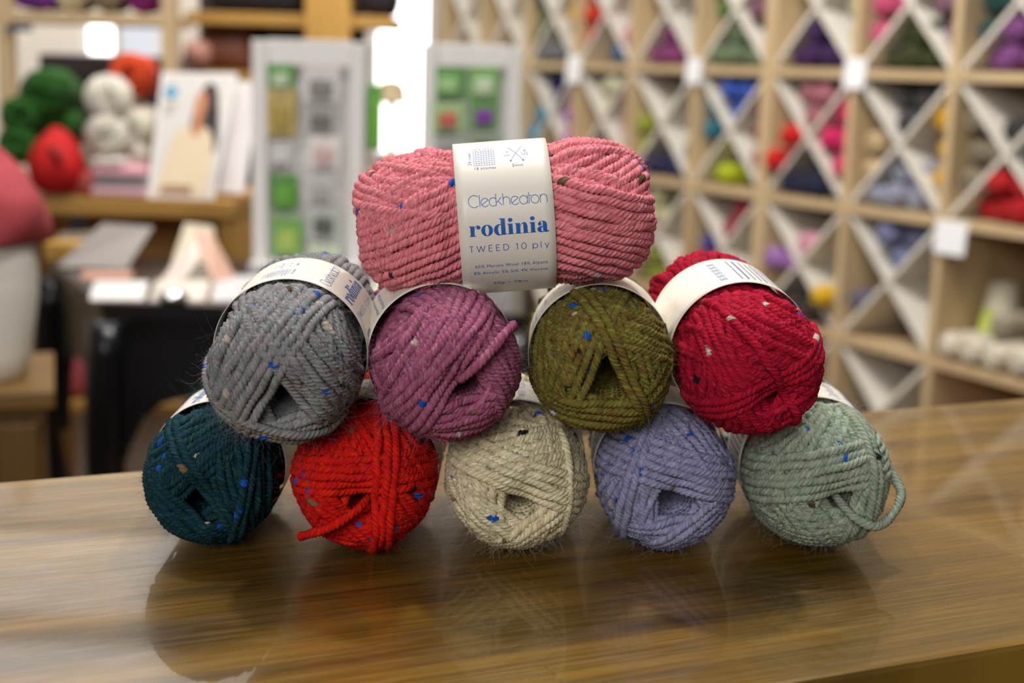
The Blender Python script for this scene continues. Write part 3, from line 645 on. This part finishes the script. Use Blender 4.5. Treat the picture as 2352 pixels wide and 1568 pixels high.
br.inputs['Mortar Size'].default_value = 0.0006; br.inputs['Mortar Smooth'].default_value = 0.2; br.inputs['Bias'].default_value = 0.0
br.inputs['Color1'].default_value = (0, 0, 0, 1); br.inputs['Color2'].default_value = (1, 1, 1, 1); br.inputs['Mortar'].default_value = (.3, .3, .3, 1)
k.l(k.mapping(ob_, (1, 1, 1), loc=(0.205, 0.028, 0)), br.inputs['Vector'])
sepv = k.n('ShaderNodeVectorMath', operation='MULTIPLY_ADD'); k.l(br.outputs['Color'], sepv.inputs[0]); sepv.inputs[1].default_value = (3, 1.7, 2); k.l(ob_, sepv.inputs[2])
g1 = k.noise(k.mapping(sepv.outputs[0], (2.2, 26, 1)), 1.6, 5, 0.62); g2 = k.noise(k.mapping(sepv.outputs[0], (6, 190, 1)), 1.4, 3, 0.6)
g3 = k.noise(k.mapping(sepv.outputs[0], (3.2, 9, 1)), 1.3, 3, 0.5)
c1 = k.ramp(g1.outputs[0], [(0.30, lin('#35230a')), (0.44, lin('#5f4413')), (0.56, lin('#7e5c18')), (0.72, lin('#94722c'))])
g4 = k.noise(k.mapping(sepv.outputs[0], (9, 420, 1)), 1.5, 4, 0.7)
c2 = k.mix(k.ramp(g2.outputs[0], [(.42, (0, 0, 0, 1)), (.68, (.62, .62, .62, 1))]), c1, lin('#3c2508'))
c2 = k.mix(k.ramp(g4.outputs[0], [(.46, (0, 0, 0, 1)), (.66, (.45, .45, .45, 1))]), c2, lin('#a07c34'))
c3 = k.mix(k.ramp(g3.outputs[0], [(0.30, (0.5, 0.5, 0.5, 1)), (0.42, (0, 0, 0, 1))]), c2, lin('#33210f'))
c4 = k.mix(0.25, c3, k.mix(br.outputs['Color'], lin('#523a0e'), lin('#96782e')))
k.l(c4, k.b.inputs['Base Color'])
sc_ = k.noise(k.mapping(ob_, (40, 170, 1)), 1.0, 5, 0.7); sp_ = k.noise(k.mapping(ob_, (500, 900, 1)), 1.0, 2, 0.5)
k.l(k.ramp(sc_.outputs[0], [(0.35, (.24, .24, .24, 1)), (0.72, (.42, .42, .42, 1))]), k.b.inputs['Roughness'])
k.bump(k.math('ADD', g2.outputs[0], k.math('MULTIPLY', sp_.outputs[0], .5)), 0.10, 0.0006)
k.set(Coat_Weight=0.45, Coat_Roughness=0.035); M['counter'] = k.m
t = thing('shop_counter', 'long acacia wood counter with the pyramid of yarn on it', 'counter', CO, ca)
part('worktop', M['counter'], t, (-1.6, -HW, ZC - .032), (2.4, HW, ZC), .0022)
part('front_panel', wood('counter_panel', '#2e1d0c', '#452c12', .5, 0), t, (-1.55, -HW + .02, .06), (2.35, -HW + .04, ZC - .033))
part('end_panel', wood('counter_end', '#2e1d0c', '#452c12', .5, 2), t, (-1.55, -HW + .041, .06), (-1.53, HW - .04, ZC - .033))
part('rear_panel', wood('counter_rear', '#2e1d0c', '#452c12', .5, 0), t, (-1.55, HW - .039, .06), (2.35, HW - .02, ZC - .033))
part('plinth', M['dark'], t, (-1.5, -HW + .06, 0), (2.3, HW - .06, .0599))

# ---------------------------------------------------------------- paper band with its print (x along the ball axis, y up round the band, in mm)
polys = []
def stroke(pts, w):
    pts = [np.array(p, float) for p in pts]; n = len(pts)
    for i in range(n - 1):
        a, b = pts[i], pts[i + 1]; d = b - a; L = np.linalg.norm(d)
        if L < 1e-6: continue
        d /= L; nn = np.array([-d[1], d[0]]) * w / 2; ex = d * w * .18
        polys.append([a - ex + nn, a - ex - nn, b + ex - nn, b + ex + nn])
def arc(cx, cy, rx, ry, a0, a1, n=18): return [(cx + rx * math.cos(R(a0 + (a1 - a0) * i / n)), cy + ry * math.sin(R(a0 + (a1 - a0) * i / n))) for i in range(n + 1)]
def ring(o, i_):
    for q in range(len(o) - 1): polys.append([o[q], o[q + 1], i_[q + 1], i_[q]])
def disc(cx, cy, r): polys.append(arc(cx, cy, r, r, 0, 345, 23))
def place(fn, x, y, sx, sy, *a):
    s = len(polys); fn(*a)
    for q in range(s, len(polys)): polys[q] = [(x + p[0] * sx, y + p[1] * sy) for p in polys[q]]
def cleck():
    w = .085; x = 0
    stroke(arc(.72, .72, .72, .78, 48, 312, 28), w); x = 1.40
    stroke([(x, 0), (x, 1.5)], w); x += .17
    def e(x): stroke([(x + .10, .22)] + [(x + .90, .80)], w); stroke(arc(x + .5, .5, .5, .54, 34, 322, 26), w)
    e(x); x += 1.02
    stroke(arc(x + .5, .5, .5, .54, 48, 312, 22), w); x += .87
    stroke([(x, 0), (x, 1.5)], w); stroke([(x + .02, .34), (x + .66, 1.05)], w); stroke([(x + .24, .58), (x + .72, 0)], w); x += .88
    stroke([(x, 0), (x, 1.5)], w); stroke(arc(x + .42, .60, .42, .44, 180, 0, 16) + [(x + .84, 0)], w); x += 1.0
    e(x); x += 1.06
    stroke(arc(x + .5, .5, .5, .54, 0, 360, 28), w); stroke([(x + 1.0, 0), (x + 1.0, 1.04)], w); x += 1.2
    stroke([(x, 0), (x, 1.42)], w); stroke([(x, 1.0), (x + .30, 1.0)], w); x += .24
    stroke(arc(x + .5, .5, .5, .54, 0, 360, 28), w); x += 1.18
    stroke([(x, 0), (x, 1.04)], w); stroke(arc(x + .42, .60, .42, .44, 180, 0, 16) + [(x + .84, 0)], w)
    return x + .84
def rect(x0, y0, x1, y1): polys.append([(x0, y0), (x1, y0), (x1, y1), (x0, y1)])
def serif(x0, x1, s0, s1, y=0):
    polys.append([(x0, y), (x1, y), (x1, y + .03), (s1, y + .09), (s0, y + .09), (x0, y + .03)])
def flag(x, s, y): polys.append([(x, y - .05), (s + .04, y - .17), (s + .04, y - .0), (x, y - .03)])
def rodinia():
    x = 0
    # r
    rect(.10, .04, .42, .98); serif(0, .54, .10, .42); flag(0, .10, 1.0)
    ring([(.42, .62), (.44, .80), (.52, .96), (.64, 1.03), (.78, 1.02)], [(.42, .52), (.47, .74), (.54, .90), (.64, .98), (.74, .96)]); disc(.75, .82, .17)
    polys.append([(.64, 1.03), (.78, 1.02), (.92, .86), (.74, .80)])
    x = .96
    # o
    ring(arc(x + .47, .5, .47, .54, 0, 360, 36), arc(x + .47, .5, .15, .47, 0, 360, 36)); x += 1.02
    # d
    ring(arc(x + .44, .48, .44, .53, 40, 320, 30), arc(x + .52, .48, .19, .45, 40, 320, 30)); rect(x + .58, .10, x + .92, 1.52); flag(x + .44, x + .56, 1.55)
    polys.append([(x + .58, .0), (x + .80, -.02), (x + 1.04, .03), (x + 1.04, .07), (x + .92, .12), (x + .58, .2)]); x += 1.08
    # i
    def i(x): rect(x + .10, .04, x + .43, .98); serif(x, x + .54, x + .10, x + .43); flag(x, x + .10, 1.0); disc(x + .26, 1.32, .19)
    i(x); x += .60
    # n
    rect(x + .10, .04, x + .43, .98); serif(x, x + .53, x + .10, x + .43); flag(x, x + .10, 1.0); rect(x + .68, .04, x + 1.01, .70); serif(x + .58, x + 1.11, x + .68, x + 1.01)
    ring([(x + .42, .70), (x + .50, .88), (x + .62, 1.0), (x + .78, 1.04), (x + .93, .96), (x + 1.01, .70)], [(x + .42, .62), (x + .52, .82), (x + .60, .90), (x + .655, .92), (x + .68, .86), (x + .68, .70)]); x += 1.18
    i(x); x += .60
    # a
    rect(x + .46, .12, x + .80, .68)
    ring([(x + .80, .66), (x + .77, .86), (x + .66, .99), (x + .44, 1.05), (x + .24, 1.0), (x + .12, .88), (x + .08, .76)], [(x + .46, .66), (x + .47, .86), (x + .46, .95), (x + .40, 1.0), (x + .30, .95), (x + .26, .88), (x + .24, .8)]); disc(x + .22, .76, .155)
    ring(arc(x + .36, .26, .36, .30, 75, 330, 24), arc(x + .45, .26, .12, .22, 75, 330, 24)); stroke([(x + .44, .555), (x + .56, .60)], .05)
    polys.append([(x + .46, .1), (x + .66, -.04), (x + .82, -.03), (x + .97, .06), (x + .95, .10), (x + .80, .14)]); return x + .97
def tweed():
    w = .095; x = 0
    stroke([(0, 1), (.52, 1)], w); stroke([(.26, 0), (.26, 1)], w); x = .98
    stroke([(x, 1), (x + .30, 0), (x + .58, .95), (x + .86, 0), (x + 1.16, 1)], w); x += 1.68
    for _ in range(2): stroke([(x + .46, 1), (x, 1), (x, 0), (x + .46, 0)], w); stroke([(x, .52), (x + .42, .52)], w); x += 1.02
    stroke([(x, 0), (x, 1), (x + .28, 1)] + arc(x + .28, .5, .38, .5, 90, -90, 14) + [(x, 0)], w); x += 1.70
    stroke([(x, .88), (x + .18, 1), (x + .18, 0)], w); x += .72
    stroke(arc(x + .35, .5, .33, .5, 0, 360, 24), w); x += 1.60
    stroke([(x, .74), (x, -.22)], w); stroke(arc(x + .33, .37, .33, .37, 0, 360, 20), w); x += 1.12
    stroke([(x, 0), (x, 1)], w); x += .56
    stroke([(x, .72), (x + .27, .02)], w); stroke([(x + .52, .72), (x + .16, -.24)], w); return x + .52
def builtin(txt, x0, y0, width, sy=None, rot=0, bold=0.0):
    c = bpy.data.curves.new('print', 'FONT'); c.body = txt; c.size = 1.0; c.space_character = 1.08; c.offset = bold; c.resolution_u = 3
    o = bpy.data.objects.new('print', c); COL.objects.link(o); bpy.context.view_layer.update()
    me = o.evaluated_get(bpy.context.evaluated_depsgraph_get()).to_mesh()
    co = np.array([v.co[:2] for v in me.vertices]); fs = [tuple(p.vertices) for p in me.polygons]
    w = co[:, 0].max() - co[:, 0].min(); s = width / w; ox = co[:, 0].min()
    for f in fs:
        q = [((co[i, 0] - ox) * s, co[i, 1] * (sy or s)) for i in f]
        if rot: q = [(-p[1], p[0]) for p in q]
        polys.append([(x0 + p[0], y0 + p[1]) for p in q])
    o.evaluated_get(bpy.context.evaluated_depsgraph_get()).to_mesh_clear()
    bpy.data.objects.remove(o); bpy.data.curves.remove(c)
place(cleck, -13.3, 4.1, 28.6 / 9.86, 2.85)
place(rodinia, -13.8, -6.5, 29.2 / 6.42, 3.9)
place(tweed, -14.1, -12.5, 29.0 / 10.92, 2.35)
builtin('65% Merino Wool 18% Alpaca', -12.5, -19.6, 26.8, None, 0, .0)
builtin('8% Acrylic 5% Silk 4% Viscose', -13.1, -23.0, 27.4, None, 0, .0)
builtin('50g \u2022 78m', -6.1, -29.9, 12.8, 2.2)
for q in range(9): stroke([(-10.2 + q * .96, 20.9), (-10.2 + q * .96, 29.7)], .14)
for q in range(9): stroke([(-10.2, 20.9 + q * 1.1), (-2.52, 20.9 + q * 1.1)], .14)
builtin('18 stitches', -10.0, 18.9, 7.7, None); builtin('10 x 10cm', -10.2, 30.4, 7.5, None); builtin('24 rows', -11.0, 21.2, 7.2, None, 1)
stroke([(3.4, 22.3), (8.0, 31.2)], .2); stroke([(8.0, 22.3), (3.0, 30.7)], .2); disc(3.4, 22.2, .42); disc(8.0, 22.2, .42)
builtin('5mm', 3.8, 19.2, 3.9, None); builtin('UK', 1.2, 24.9, 2.2, None); builtin('4', 1.9, 27.0, .8, None); builtin('US', 7.8, 25.1, 2.2, None); builtin('8', 8.5, 27.2, .8, None)
_tx = random.Random(3)
for row in range(8):                                       # care text and size columns on the far side: only ruled specks at this size
    y = 50 + row * 2.6; x = -13.0
    while x < 12.5:
        L = _tx.uniform(.7, 2.6); stroke([(x, y), (min(x + L, 13), y)], .55 if row % 3 else .8); x += L + .6
for q in range(6):
    x = -12 + q * 4.2; y = 74
    stroke([(x, y), (x + 2.6, y + 2.6)], .3); stroke([(x, y + 2.6), (x + 2.6, y)], .3); stroke([(x, y), (x + 2.6, y), (x + 2.6, y + 2.6), (x, y + 2.6), (x, y)], .2)
BR, BL = 28.75, 35.2
def band_mesh(br, seed):
    rr = random.Random(seed); bm = bmesh.new(); n = 112; nl = 10
    def surf(x, y, e):
        a = y / br; w = 1.004 + .005 * math.sin(2 * a + seed) + .003 * math.sin(3 * a + 1.7 * seed) + .002 * math.cos(2 * PI * x / 60)
        r_ = (br * w + e) * .001
        return Vector((r_ * math.cos(a), x * .001, r_ * math.sin(a)))
    for e, flip in ((0, 0), (-.22, 1)):
        g = [[bm.verts.new(surf(-BL / 2 + BL * i / nl, 2 * PI * br * k / n, e)) for k in range(n)] for i in range(nl + 1)]
        for i in range(nl):
            for k in range(n):
                f = (g[i][k], g[i + 1][k], g[i + 1][(k + 1) % n], g[i][(k + 1) % n]); bm.faces.new(f[::-1] if flip else f)
        if e == 0: g0 = g
    for i in (0, nl):
        for k in range(n):
            f = (g0[i][k], g0[i][(k + 1) % n], g[i][(k + 1) % n], g[i][k]); bm.faces.new(f if i == 0 else f[::-1])
    for f in bm.faces: f.smooth = True
    pb_ = bmesh.new()
    for p in polys:
        try: pb_.faces.new([pb_.verts.new((q[0], q[1], 0)) for q in p])
        except ValueError: pass
    ys = [v.co.y for v in pb_.verts]
    for y in np.arange(math.floor(min(ys)), math.ceil(max(ys)), 1.0):
        bmesh.ops.bisect_plane(pb_, geom=pb_.verts[:] + pb_.edges[:] + pb_.faces[:], plane_co=(0, y + .013, 0), plane_no=(0, 1, 0))
    vm = {v.index: None for v in pb_.verts}; pb_.verts.index_update()
    vm = {v.index: bm.verts.new(surf(v.co.x, v.co.y, .05)) for v in pb_.verts}
    for f in pb_.faces:
        vs = [vm[v.index] for v in f.verts]
        c0 = sum((v.co for v in vs), Vector()) / len(vs)
        f.normal_update()
        nf = bm.faces.new(vs if f.normal.z < 0 else vs[::-1]); nf.material_index = 1
    pb_.free()
    me = bpy.data.meshes.new('paper_band'); bm.to_mesh(me); bm.free(); return me
M['band'] = plain('band_paper', '#ece7da', 0.38, 0.015, 40); M['ink'] = plain('band_ink', '#1f5fb4', 0.45, 0.02)

# ---------------------------------------------------------------- tweed yarn material and the ten balls
FLECKS = ['#1a55b8', '#1a55b8', '#1c62c4', '#1a55b8', '#c9c0b2', '#bcb0a0', '#1c1a1c', '#5a4526', '#7a6248']
def tweed_mat(name, base, tint_a, tint_b, fleck_dark=1.0):
    k = NT(name); c = lin(base)
    a = k.n('ShaderNodeAttribute', attribute_name='suv'); f = k.n('ShaderNodeAttribute', attribute_name='fleck')
    n1 = k.noise(k.mapping(a.outputs['Vector'], (.30, 6.0, 3.7)), 1.0, 3, .6); n2 = k.noise(k.mapping(a.outputs['Vector'], (.16, 3.0, 9.1)), 1.0, 2)
    n3 = k.noise(k.mapping(a.outputs['Vector'], (.22, 15.0, 5.3)), 1.0, 2, .7)
    col = k.mix(k.ramp(n1.outputs[0], [(.42, (0, 0, 0, 1)), (.72, (.9, .9, .9, 1))]), c, lin(tint_a))
    col = k.mix(k.ramp(n2.outputs[0], [(.45, (0, 0, 0, 1)), (.68, (.9, .9, .9, 1))]), col, lin(tint_b))
    col = k.mix(.8, col, k.ramp(n3.outputs[0], [(.30, (.45, .43, .42, 1)), (.52, (1, 1, 1, 1)), (.70, (1.3, 1.3, 1.3, 1))]), 'MULTIPLY')  # fibre streaks; their dark end puts crevice shade into the colour
    col = k.mix(f.outputs['Alpha'], col, f.outputs['Color'])
    k.l(col, k.b.inputs['Base Color'])
    k.set(Roughness=.85, Sheen_Weight=.03, Sheen_Roughness=.5)
    k.b.inputs['Specular IOR Level'].default_value = .14
    k.b.inputs['Sheen Tint'].default_value = tuple(min(1, x * 1.2 + .15) for x in c[:3]) + (1,)
    k.bump(n3.outputs[0], .55, .0006)
    return k.m
def spline(pts, step=.0009):
    P = np.array(pts, float); n = len(P); out = []
    Q = np.vstack([2 * P[0] - P[1], P, 2 * P[-1] - P[-2]])
    for i in range(n - 1):
        p0, p1, p2, p3 = Q[i:i + 4]; m_ = max(3, int(np.linalg.norm(p2 - p1) / step))
        for t in np.arange(m_) / m_:
            out.append(.5 * (2 * p1 + (p2 - p0) * t + (2 * p0 - 5 * p1 + 4 * p2 - p3) * t * t + (3 * p1 - p0 - 3 * p2 + p3) * t ** 3))
    out.append(P[-1]); return np.array(out)
RY, HY = 0.0300, 0.0605
def wound(seed, bundles, hx, hz, Rr=RY, H=HY, hole=.006, extra_base=0, nf=300):
    rng = np.random.RandomState(seed); V = []; F = []; S = []; off = 0; lid = 0; stations = []
    def add(of, ob, phi, inset, r, n, step, wob, amp=.15, lean=0):
        nonlocal off, lid
        P, N = loop_curve(of, ob, phi, H, Rr, hx, hz, inset, step, rng, wob)
        if P is None: return
        if lean: P[:, [0, 2]] *= (1 - lean * .038 * np.tanh(P[:, 1:2] / .012))
        v, f, uv = tube_np(P, N, r, 4, n, .0078, amp); lid += 1
        V.append(v); F.append(f + off); S.append(np.column_stack([uv, np.full(len(v), lid * 1.37)])); stations.append((off, len(P), n, inset)); off += len(v)
    st = .0031
    tot = 0
    for g in range(5):                                      # under layers: three directions laid turn by turn, so that they plait where they meet
        th0 = rng.rand() * 6.28; b0 = [-(.008 + .012 * rng.rand()) for _ in range(3)]; o0 = [hole + .001 + .004 * rng.rand() + (.006 if g % 2 else 0) for _ in range(3)]
        for q in range(7):
            for i in range(3):
                tot += 1
                add(o0[i] + q * st * 1.04, b0[i] + q * st * .75, th0 + i * 2.094 + q * .035 * (1 if g % 2 else -1) + .03 * rng.randn(), .0062 - .0040 * tot / 105 + .0003 * rng.rand(), .00170, 8 if g < 2 else 12, .0019 if g < 2 else .00118, .40)
    J = len(bundles)
    for j, (pd, o0, b0, cnt, fan, *lean) in enumerate(bundles):    # bundles seen on top, laid one over the other
        sp = st if not isinstance(fan, tuple) else fan[1] * .001; fan = fan if not isinstance(fan, tuple) else fan[0]
        for q in range(cnt):
            add(o0 * .001 + q * sp, b0 * .001 + q * sp * fan, R(pd) + .02 * (rng.rand() - .5), .0016 + .0008 * (J - 1 - j) * .8 - .0004 + .0002 * rng.rand(), .00172, 12, .00092, .36, .16, lean[0] if lean else 0)
    # coil down inside the hole
    tt = np.linspace(0, 5 * 2 * PI, 260); rr = .0014 + hole * 1.1 - .0004 * tt / 6.28
    yy = -H * .80 + .0030 * tt / 6.28; P = np.stack([hx + rr * np.cos(tt), yy, hz + rr * np.sin(tt)], 1)
    v, f, uv = tube_np(P, np.array([0, 1.0, 0]), .0019, 4, 9, .0105, .2, closed=False); V.append(v); F.append(f + off); S.append(np.column_stack([uv, np.full(len(v), 999.)])); off += len(v)
    cv, cf = core_np(H, Rr, .0052, hx, hz, 40, 40, hole * 1.15 + .002); V.append(cv); F.append(cf + off); S.append(np.column_stack([cv[:, 1] * 1000, cv[:, 0] * 50, cv[:, 2] * 50])); off += len(cv)
    V = np.concatenate(V); F = np.concatenate(F); S = np.concatenate(S); A = np.zeros((len(V), 4)); A[:, 3] = 0
    tops = [s for s in stations if s[3] < .0060]
    for _ in range(nf):                                     # coloured slubs
        o, m_, n, ins = tops[rng.randint(len(tops))]; a = rng.randint(m_); L = rng.randint(2, 8); c = lin(FLECKS[rng.randint(len(FLECKS))]); w0 = rng.randint(n); wn = rng.uniform(.3, .8) * n
        dr_ = rng.uniform(-.9, .9)
        for i in range(L):
            e = wn * math.sqrt(max(0, 1 - ((i + .5 - L / 2) / (L / 2)) ** 2)) + rng.uniform(-1, .6)
            for j in range(-int(round(e / 2)), int(round(e / 2)) + 1):
                ix = o + ((a + i) % m_) * n + int(w0 + j + dr_ * i) % n; A[ix, :3] = c[:3]; A[ix, 3] = 1
    return V, F, S, A
def fuzz_np(V, seed, n, lo=.0015, hi=.0085):
    """stray fibres, rooted on the strands that lie outermost"""
    rng = np.random.RandomState(seed); f = implicit(V, HY, RY, 0, 0, .0012, 0); ok = np.where((f > .9) & (np.abs(V[:, 1]) > .0195))[0]
    if len(ok) < 10: ok = np.arange(len(V))
    ix = ok[rng.randint(len(ok), size=n)]; P0 = V[ix]
    out = P0 / np.array([1, 2.6, 1]); out /= np.linalg.norm(out, axis=1)[:, None]
    d = out * .35 + rng.randn(n, 3) * .7; d /= np.linalg.norm(d, axis=1)[:, None]
    cv = rng.randn(n, 3) * .9; L = lo + (hi - lo) * rng.rand(n) ** 3
    K = 7; cv2 = rng.randn(n, 3) * .5; ph = rng.rand(n, 1) * 6.28
    pts = [P0 + (d * u_ + cv * u_ ** 2 + cv2 * .35 * (np.sin(u_ * 6 + ph) - np.sin(ph))) * L[:, None] for u_ in np.arange(K) / (K - 1)]
    side = np.cross(d, rng.randn(n, 3)); side /= np.linalg.norm(side, axis=1)[:, None]; s2 = np.cross(d, side)
    vs = []
    for k in range(K):
        w = .000030 * (1 - .75 * k / (K - 1))
        for j in range(3): vs.append(pts[k] + (side * math.cos(2.094 * j) + s2 * math.sin(2.094 * j)) * w)
    W = np.stack(vs, 1).reshape(-1, 3); base = np.arange(n)[:, None] * (K * 3); q = []
    for k in range(K - 1):
        for j in range(3): q.append(np.stack([base[:, 0] + k * 3 + j, base[:, 0] + k * 3 + (j + 1) % 3, base[:, 0] + (k + 1) * 3 + (j + 1) % 3, base[:, 0] + (k + 1) * 3 + j], 1))
    return W, np.concatenate(q)
bands = {}
def ball(label, matn, C, axis, roll, seed, bundles, hole, tails=(), scale=1.0, nfz=4600, group='tweed yarn pyramid'):
    """axis = direction from the front end to the back end; roll turns the printed panel round it"""
    Y = Vector(axis).normalized(); Z = (Vector((0, 0, 1)) - Y * Y.z).normalized(); X = Y.cross(Z)
    t = thing('yarn_ball', label, 'yarn ball'); t['group'] = group
    t.matrix_world = Matrix.Translation(C) @ Matrix((X, Y, Z)).transposed().to_4x4() @ Matrix.Scale(scale, 4)
    hs = hole[2] if len(hole) > 2 else 1.0
    bundles = [((b[0], b[1] * hs) + tuple(b[2:])) for b in bundles]
    V, F, S, A = wound(seed, bundles, hole[0] * .001, hole[1] * .001, hole=.006 * hs)
    me = mesh_np('wound_yarn', V, F, {'suv': ('FLOAT_VECTOR', 'vector', S), 'fleck': ('FLOAT_COLOR', 'color', A)}); me.materials.append(M[matn])
    o = bpy.data.objects.new('wound_yarn', me); COL.objects.link(o); o.parent = t
    fv, fq = fuzz_np(V, seed, nfz); fm = mesh_np('fuzz', fv, fq); fm.materials.append(M[matn + '_fuzz']); fo = bpy.data.objects.new('fuzz', fm); COL.objects.link(fo); fo.parent = t; fo['kind'] = 'stuff'
    key = seed % 3
    if key not in bands:
        bands[key] = band_mesh(BR, key + 1); bands[key].materials.append(M['band']); bands[key].materials.append(M['ink'])
    b = bpy.data.objects.new('paper_band', bands[key]); COL.objects.link(b); b.parent = t; b.rotation_euler = (0, R(-roll), 0)
    b['label'] = 'cream paper band printed in blue'
    for pts in tails:
        P = spline([[q * .001 for q in p] for p in pts]); v, f, uv = tube_np(P, np.array([.3, .9, .2]), .00175, 4, 12, .0078, .17, closed=False)
        mt = mesh_np('loose_strand', v, f, {'suv': ('FLOAT_VECTOR', 'vector', np.column_stack([uv, np.full(len(v), 77.)])), 'fleck': ('FLOAT_COLOR', 'color', np.zeros((len(v), 4)))}); mt.materials.append(M[matn])
        ot = bpy.data.objects.new('loose_strand', mt); COL.objects.link(ot); ot.parent = t
    return t
for nm, base, ta, tb in (('pink', '#ea8791', '#f2a6ab', '#e07886'), ('grey', '#8b8788', '#a49ca2', '#7a8b88'), ('plum', '#a45876', '#bc8398', '#984a74'), ('olive', '#6c6630', '#96923e', '#74502c'),
                         ('crimson', '#b00a2c', '#c22c46', '#a00a32'), ('teal', '#0a2f34', '#2c5555', '#14344e'), ('scarlet', '#d8130c', '#e03818', '#c81420'), ('cream', '#e6dab2', '#f0e8d0', '#cfc298'),
                         ('lavender', '#9495b6', '#adadc8', '#8c89b4'), ('sage', '#98a18e', '#b6bbaa', '#87a28a')):
    M[nm] = tweed_mat('yarn_' + nm, base, ta, tb); M[nm + '_fuzz'] = plain('fibre_' + nm, ta, .8, .05)
def seat(px, py, z, axis, s=1.0):
    """centre of a ball whose front cap (30 mm in from the tip) shows at this pixel, its axis at height z"""
    return at_z(px, py, z) + Vector(axis).normalized() * (HY - .030) * s
def bx(yaw, pitch=0.0): return Vector((math.sin(R(yaw)) * math.cos(R(pitch)), math.cos(R(yaw)) * math.cos(R(pitch)), math.sin(R(pitch))))
def low(label, mat, px, py, yaw, roll, seed, bundles, hole, tails=(), s=1.0): a = bx(yaw); return ball(label, mat, seat(px, py, ZC + RY * s, a, s), a, roll, seed, bundles, hole, tails, s)
def mid(label, mat, px, py, yaw, pitch, roll, seed, bundles, hole, tails=(), s=1.0, z=.0800): a = bx(yaw, pitch); return ball(label, mat, seat(px, py, ZC + z, a, s), a, roll, seed, bundles, hole, tails, s)
# bundles: (direction from the hole in degrees, first offset mm, offset at the far end mm, strands, fan)
low('dark teal tweed yarn ball at the left end of the bottom row', 'teal', 488, 1092, -1, 120, 11, [(20, 7, -14, 4, .8), (130, 5, -13, 6, .9), (225, 6, -12, 5, .8), (35, 3.5, -14, 2, .9), (350, 13, -9, 2, .9)], (-1, -4, 1.35), (), .95)
low('bright red tweed yarn ball, second from left in the bottom row', 'scarlet', 837, 1095, 0, 100, 12, [(265, 8, -12, 5, .9), (225, 7, -10, 3, .8), (95, 6, -13, 5, .9), (358, 8, -12, 3, .9)], (0, -4),
    [[(4, -50, -2), (0, -58, -5), (-9, -60, -11), (-17, -57, -15), (-22, -52, -18)]], 1.0)
low('cream tweed yarn ball in the middle of the bottom row', 'cream', 1186, 1098, 0, 110, 13, [(270, 9, -12, 5, .9), (180, 8, -13, 5, .9), (310, 8, -12, 5, .9), (70, 5, -13, 5, .9), (0, 19, -6, 1, .9)], (2, -4, 1.1), (), 1.0)
low('lavender tweed yarn ball, second from right in the bottom row', 'lavender', 1527, 1100, 1, 105, 14, [(250, 10, -12, 4, .9), (178, 8, -12, 5, .9), (310, 9, -12, 5, .9), (76, 6, -13, 6, .9), (168, 14, -9, 2, .9)], (2, -4, 1.3), (), .985)
low('sage green tweed yarn ball at the right end of the bottom row', 'sage', 1876, 1092, 1, 60, 15, [(300, 9, -12, 4, .9), (222, 6, -12, 6, .9), (355, 8, -13, 4, .9), (104, 6, -12, 6, .9), (5, 14, -9, 2, .9)], (5, -4),
    [[(4, -46, -3), (7, -54, -6), (11, -57, -9), (19, -55, -12), (27, -47, -9), (31, -40, -3), (28, -34, 3), (24, -30, 8)]], 1.03)
mid('grey tweed yarn ball at the left end of the second row', 'grey', 652, 836, 1, 5, 52, 16, [(262, 12, -10, 5, .9), (355, 12, -10, 3, .9), (35, 5, -13, 6, .9), (150, 5, -13, 6, .9), (250, 9, -12, 3, .9)], (4, -8, 1.45), (), 1.02)
mid('plum purple tweed yarn ball, second from left in the second row', 'plum', 1026, 838, -10, 1, 185, 17, [(262, 11, -10, 6, .9), (30, 8, -12, 5, .9), (150, 6, -13, 6, .9), (140, 13, -8, 3, .9)], (5, -3),
    [[(2, -46, -1), (3, -55, 1), (8, -59, 7), (13, -57, 12), (17, -54, 16), (22, -48, 19)]], 1.0)
mid('olive green tweed yarn ball, third from left in the second row', 'olive', 1381, 830, 1, 0, 200, 18, [(205, 10, -12, 3, .9), (18, 6, -13, 6, .9), (160, 6, -13, 5, .9), (268, 7, -12, 5, .9), (28, 5, -13, 2, .9)], (2, -3, 1.45), (), .98)
mid('crimson tweed yarn ball at the right end of the second row', 'crimson', 1722, 832, -8, 7, 315, 19, [(265, 9, -11, 5, .9), (340, 6, -12, 6, .9), (215, 6, -12, 4, .9), (120, 4, -13, 3, .9), (35, 5, -13, 1, .9)], (4, -7), (), .99, .0815)
# top ball lies crosswise
a = Vector((math.cos(R(5.6)), .05, math.sin(R(5.6))))
ball('coral pink tweed yarn ball lying crosswise on top of the pyramid', 'pink', at_d(1157, 497, .556), a, 6, 21,
     [(90, -31, 12, 12, 1.0, .9), (90, 9, -30, 11, 1.0, -1.1), (84, 13, -4, 1, 1.0, -.6)], (0, 0), (), 1.02, 5200)
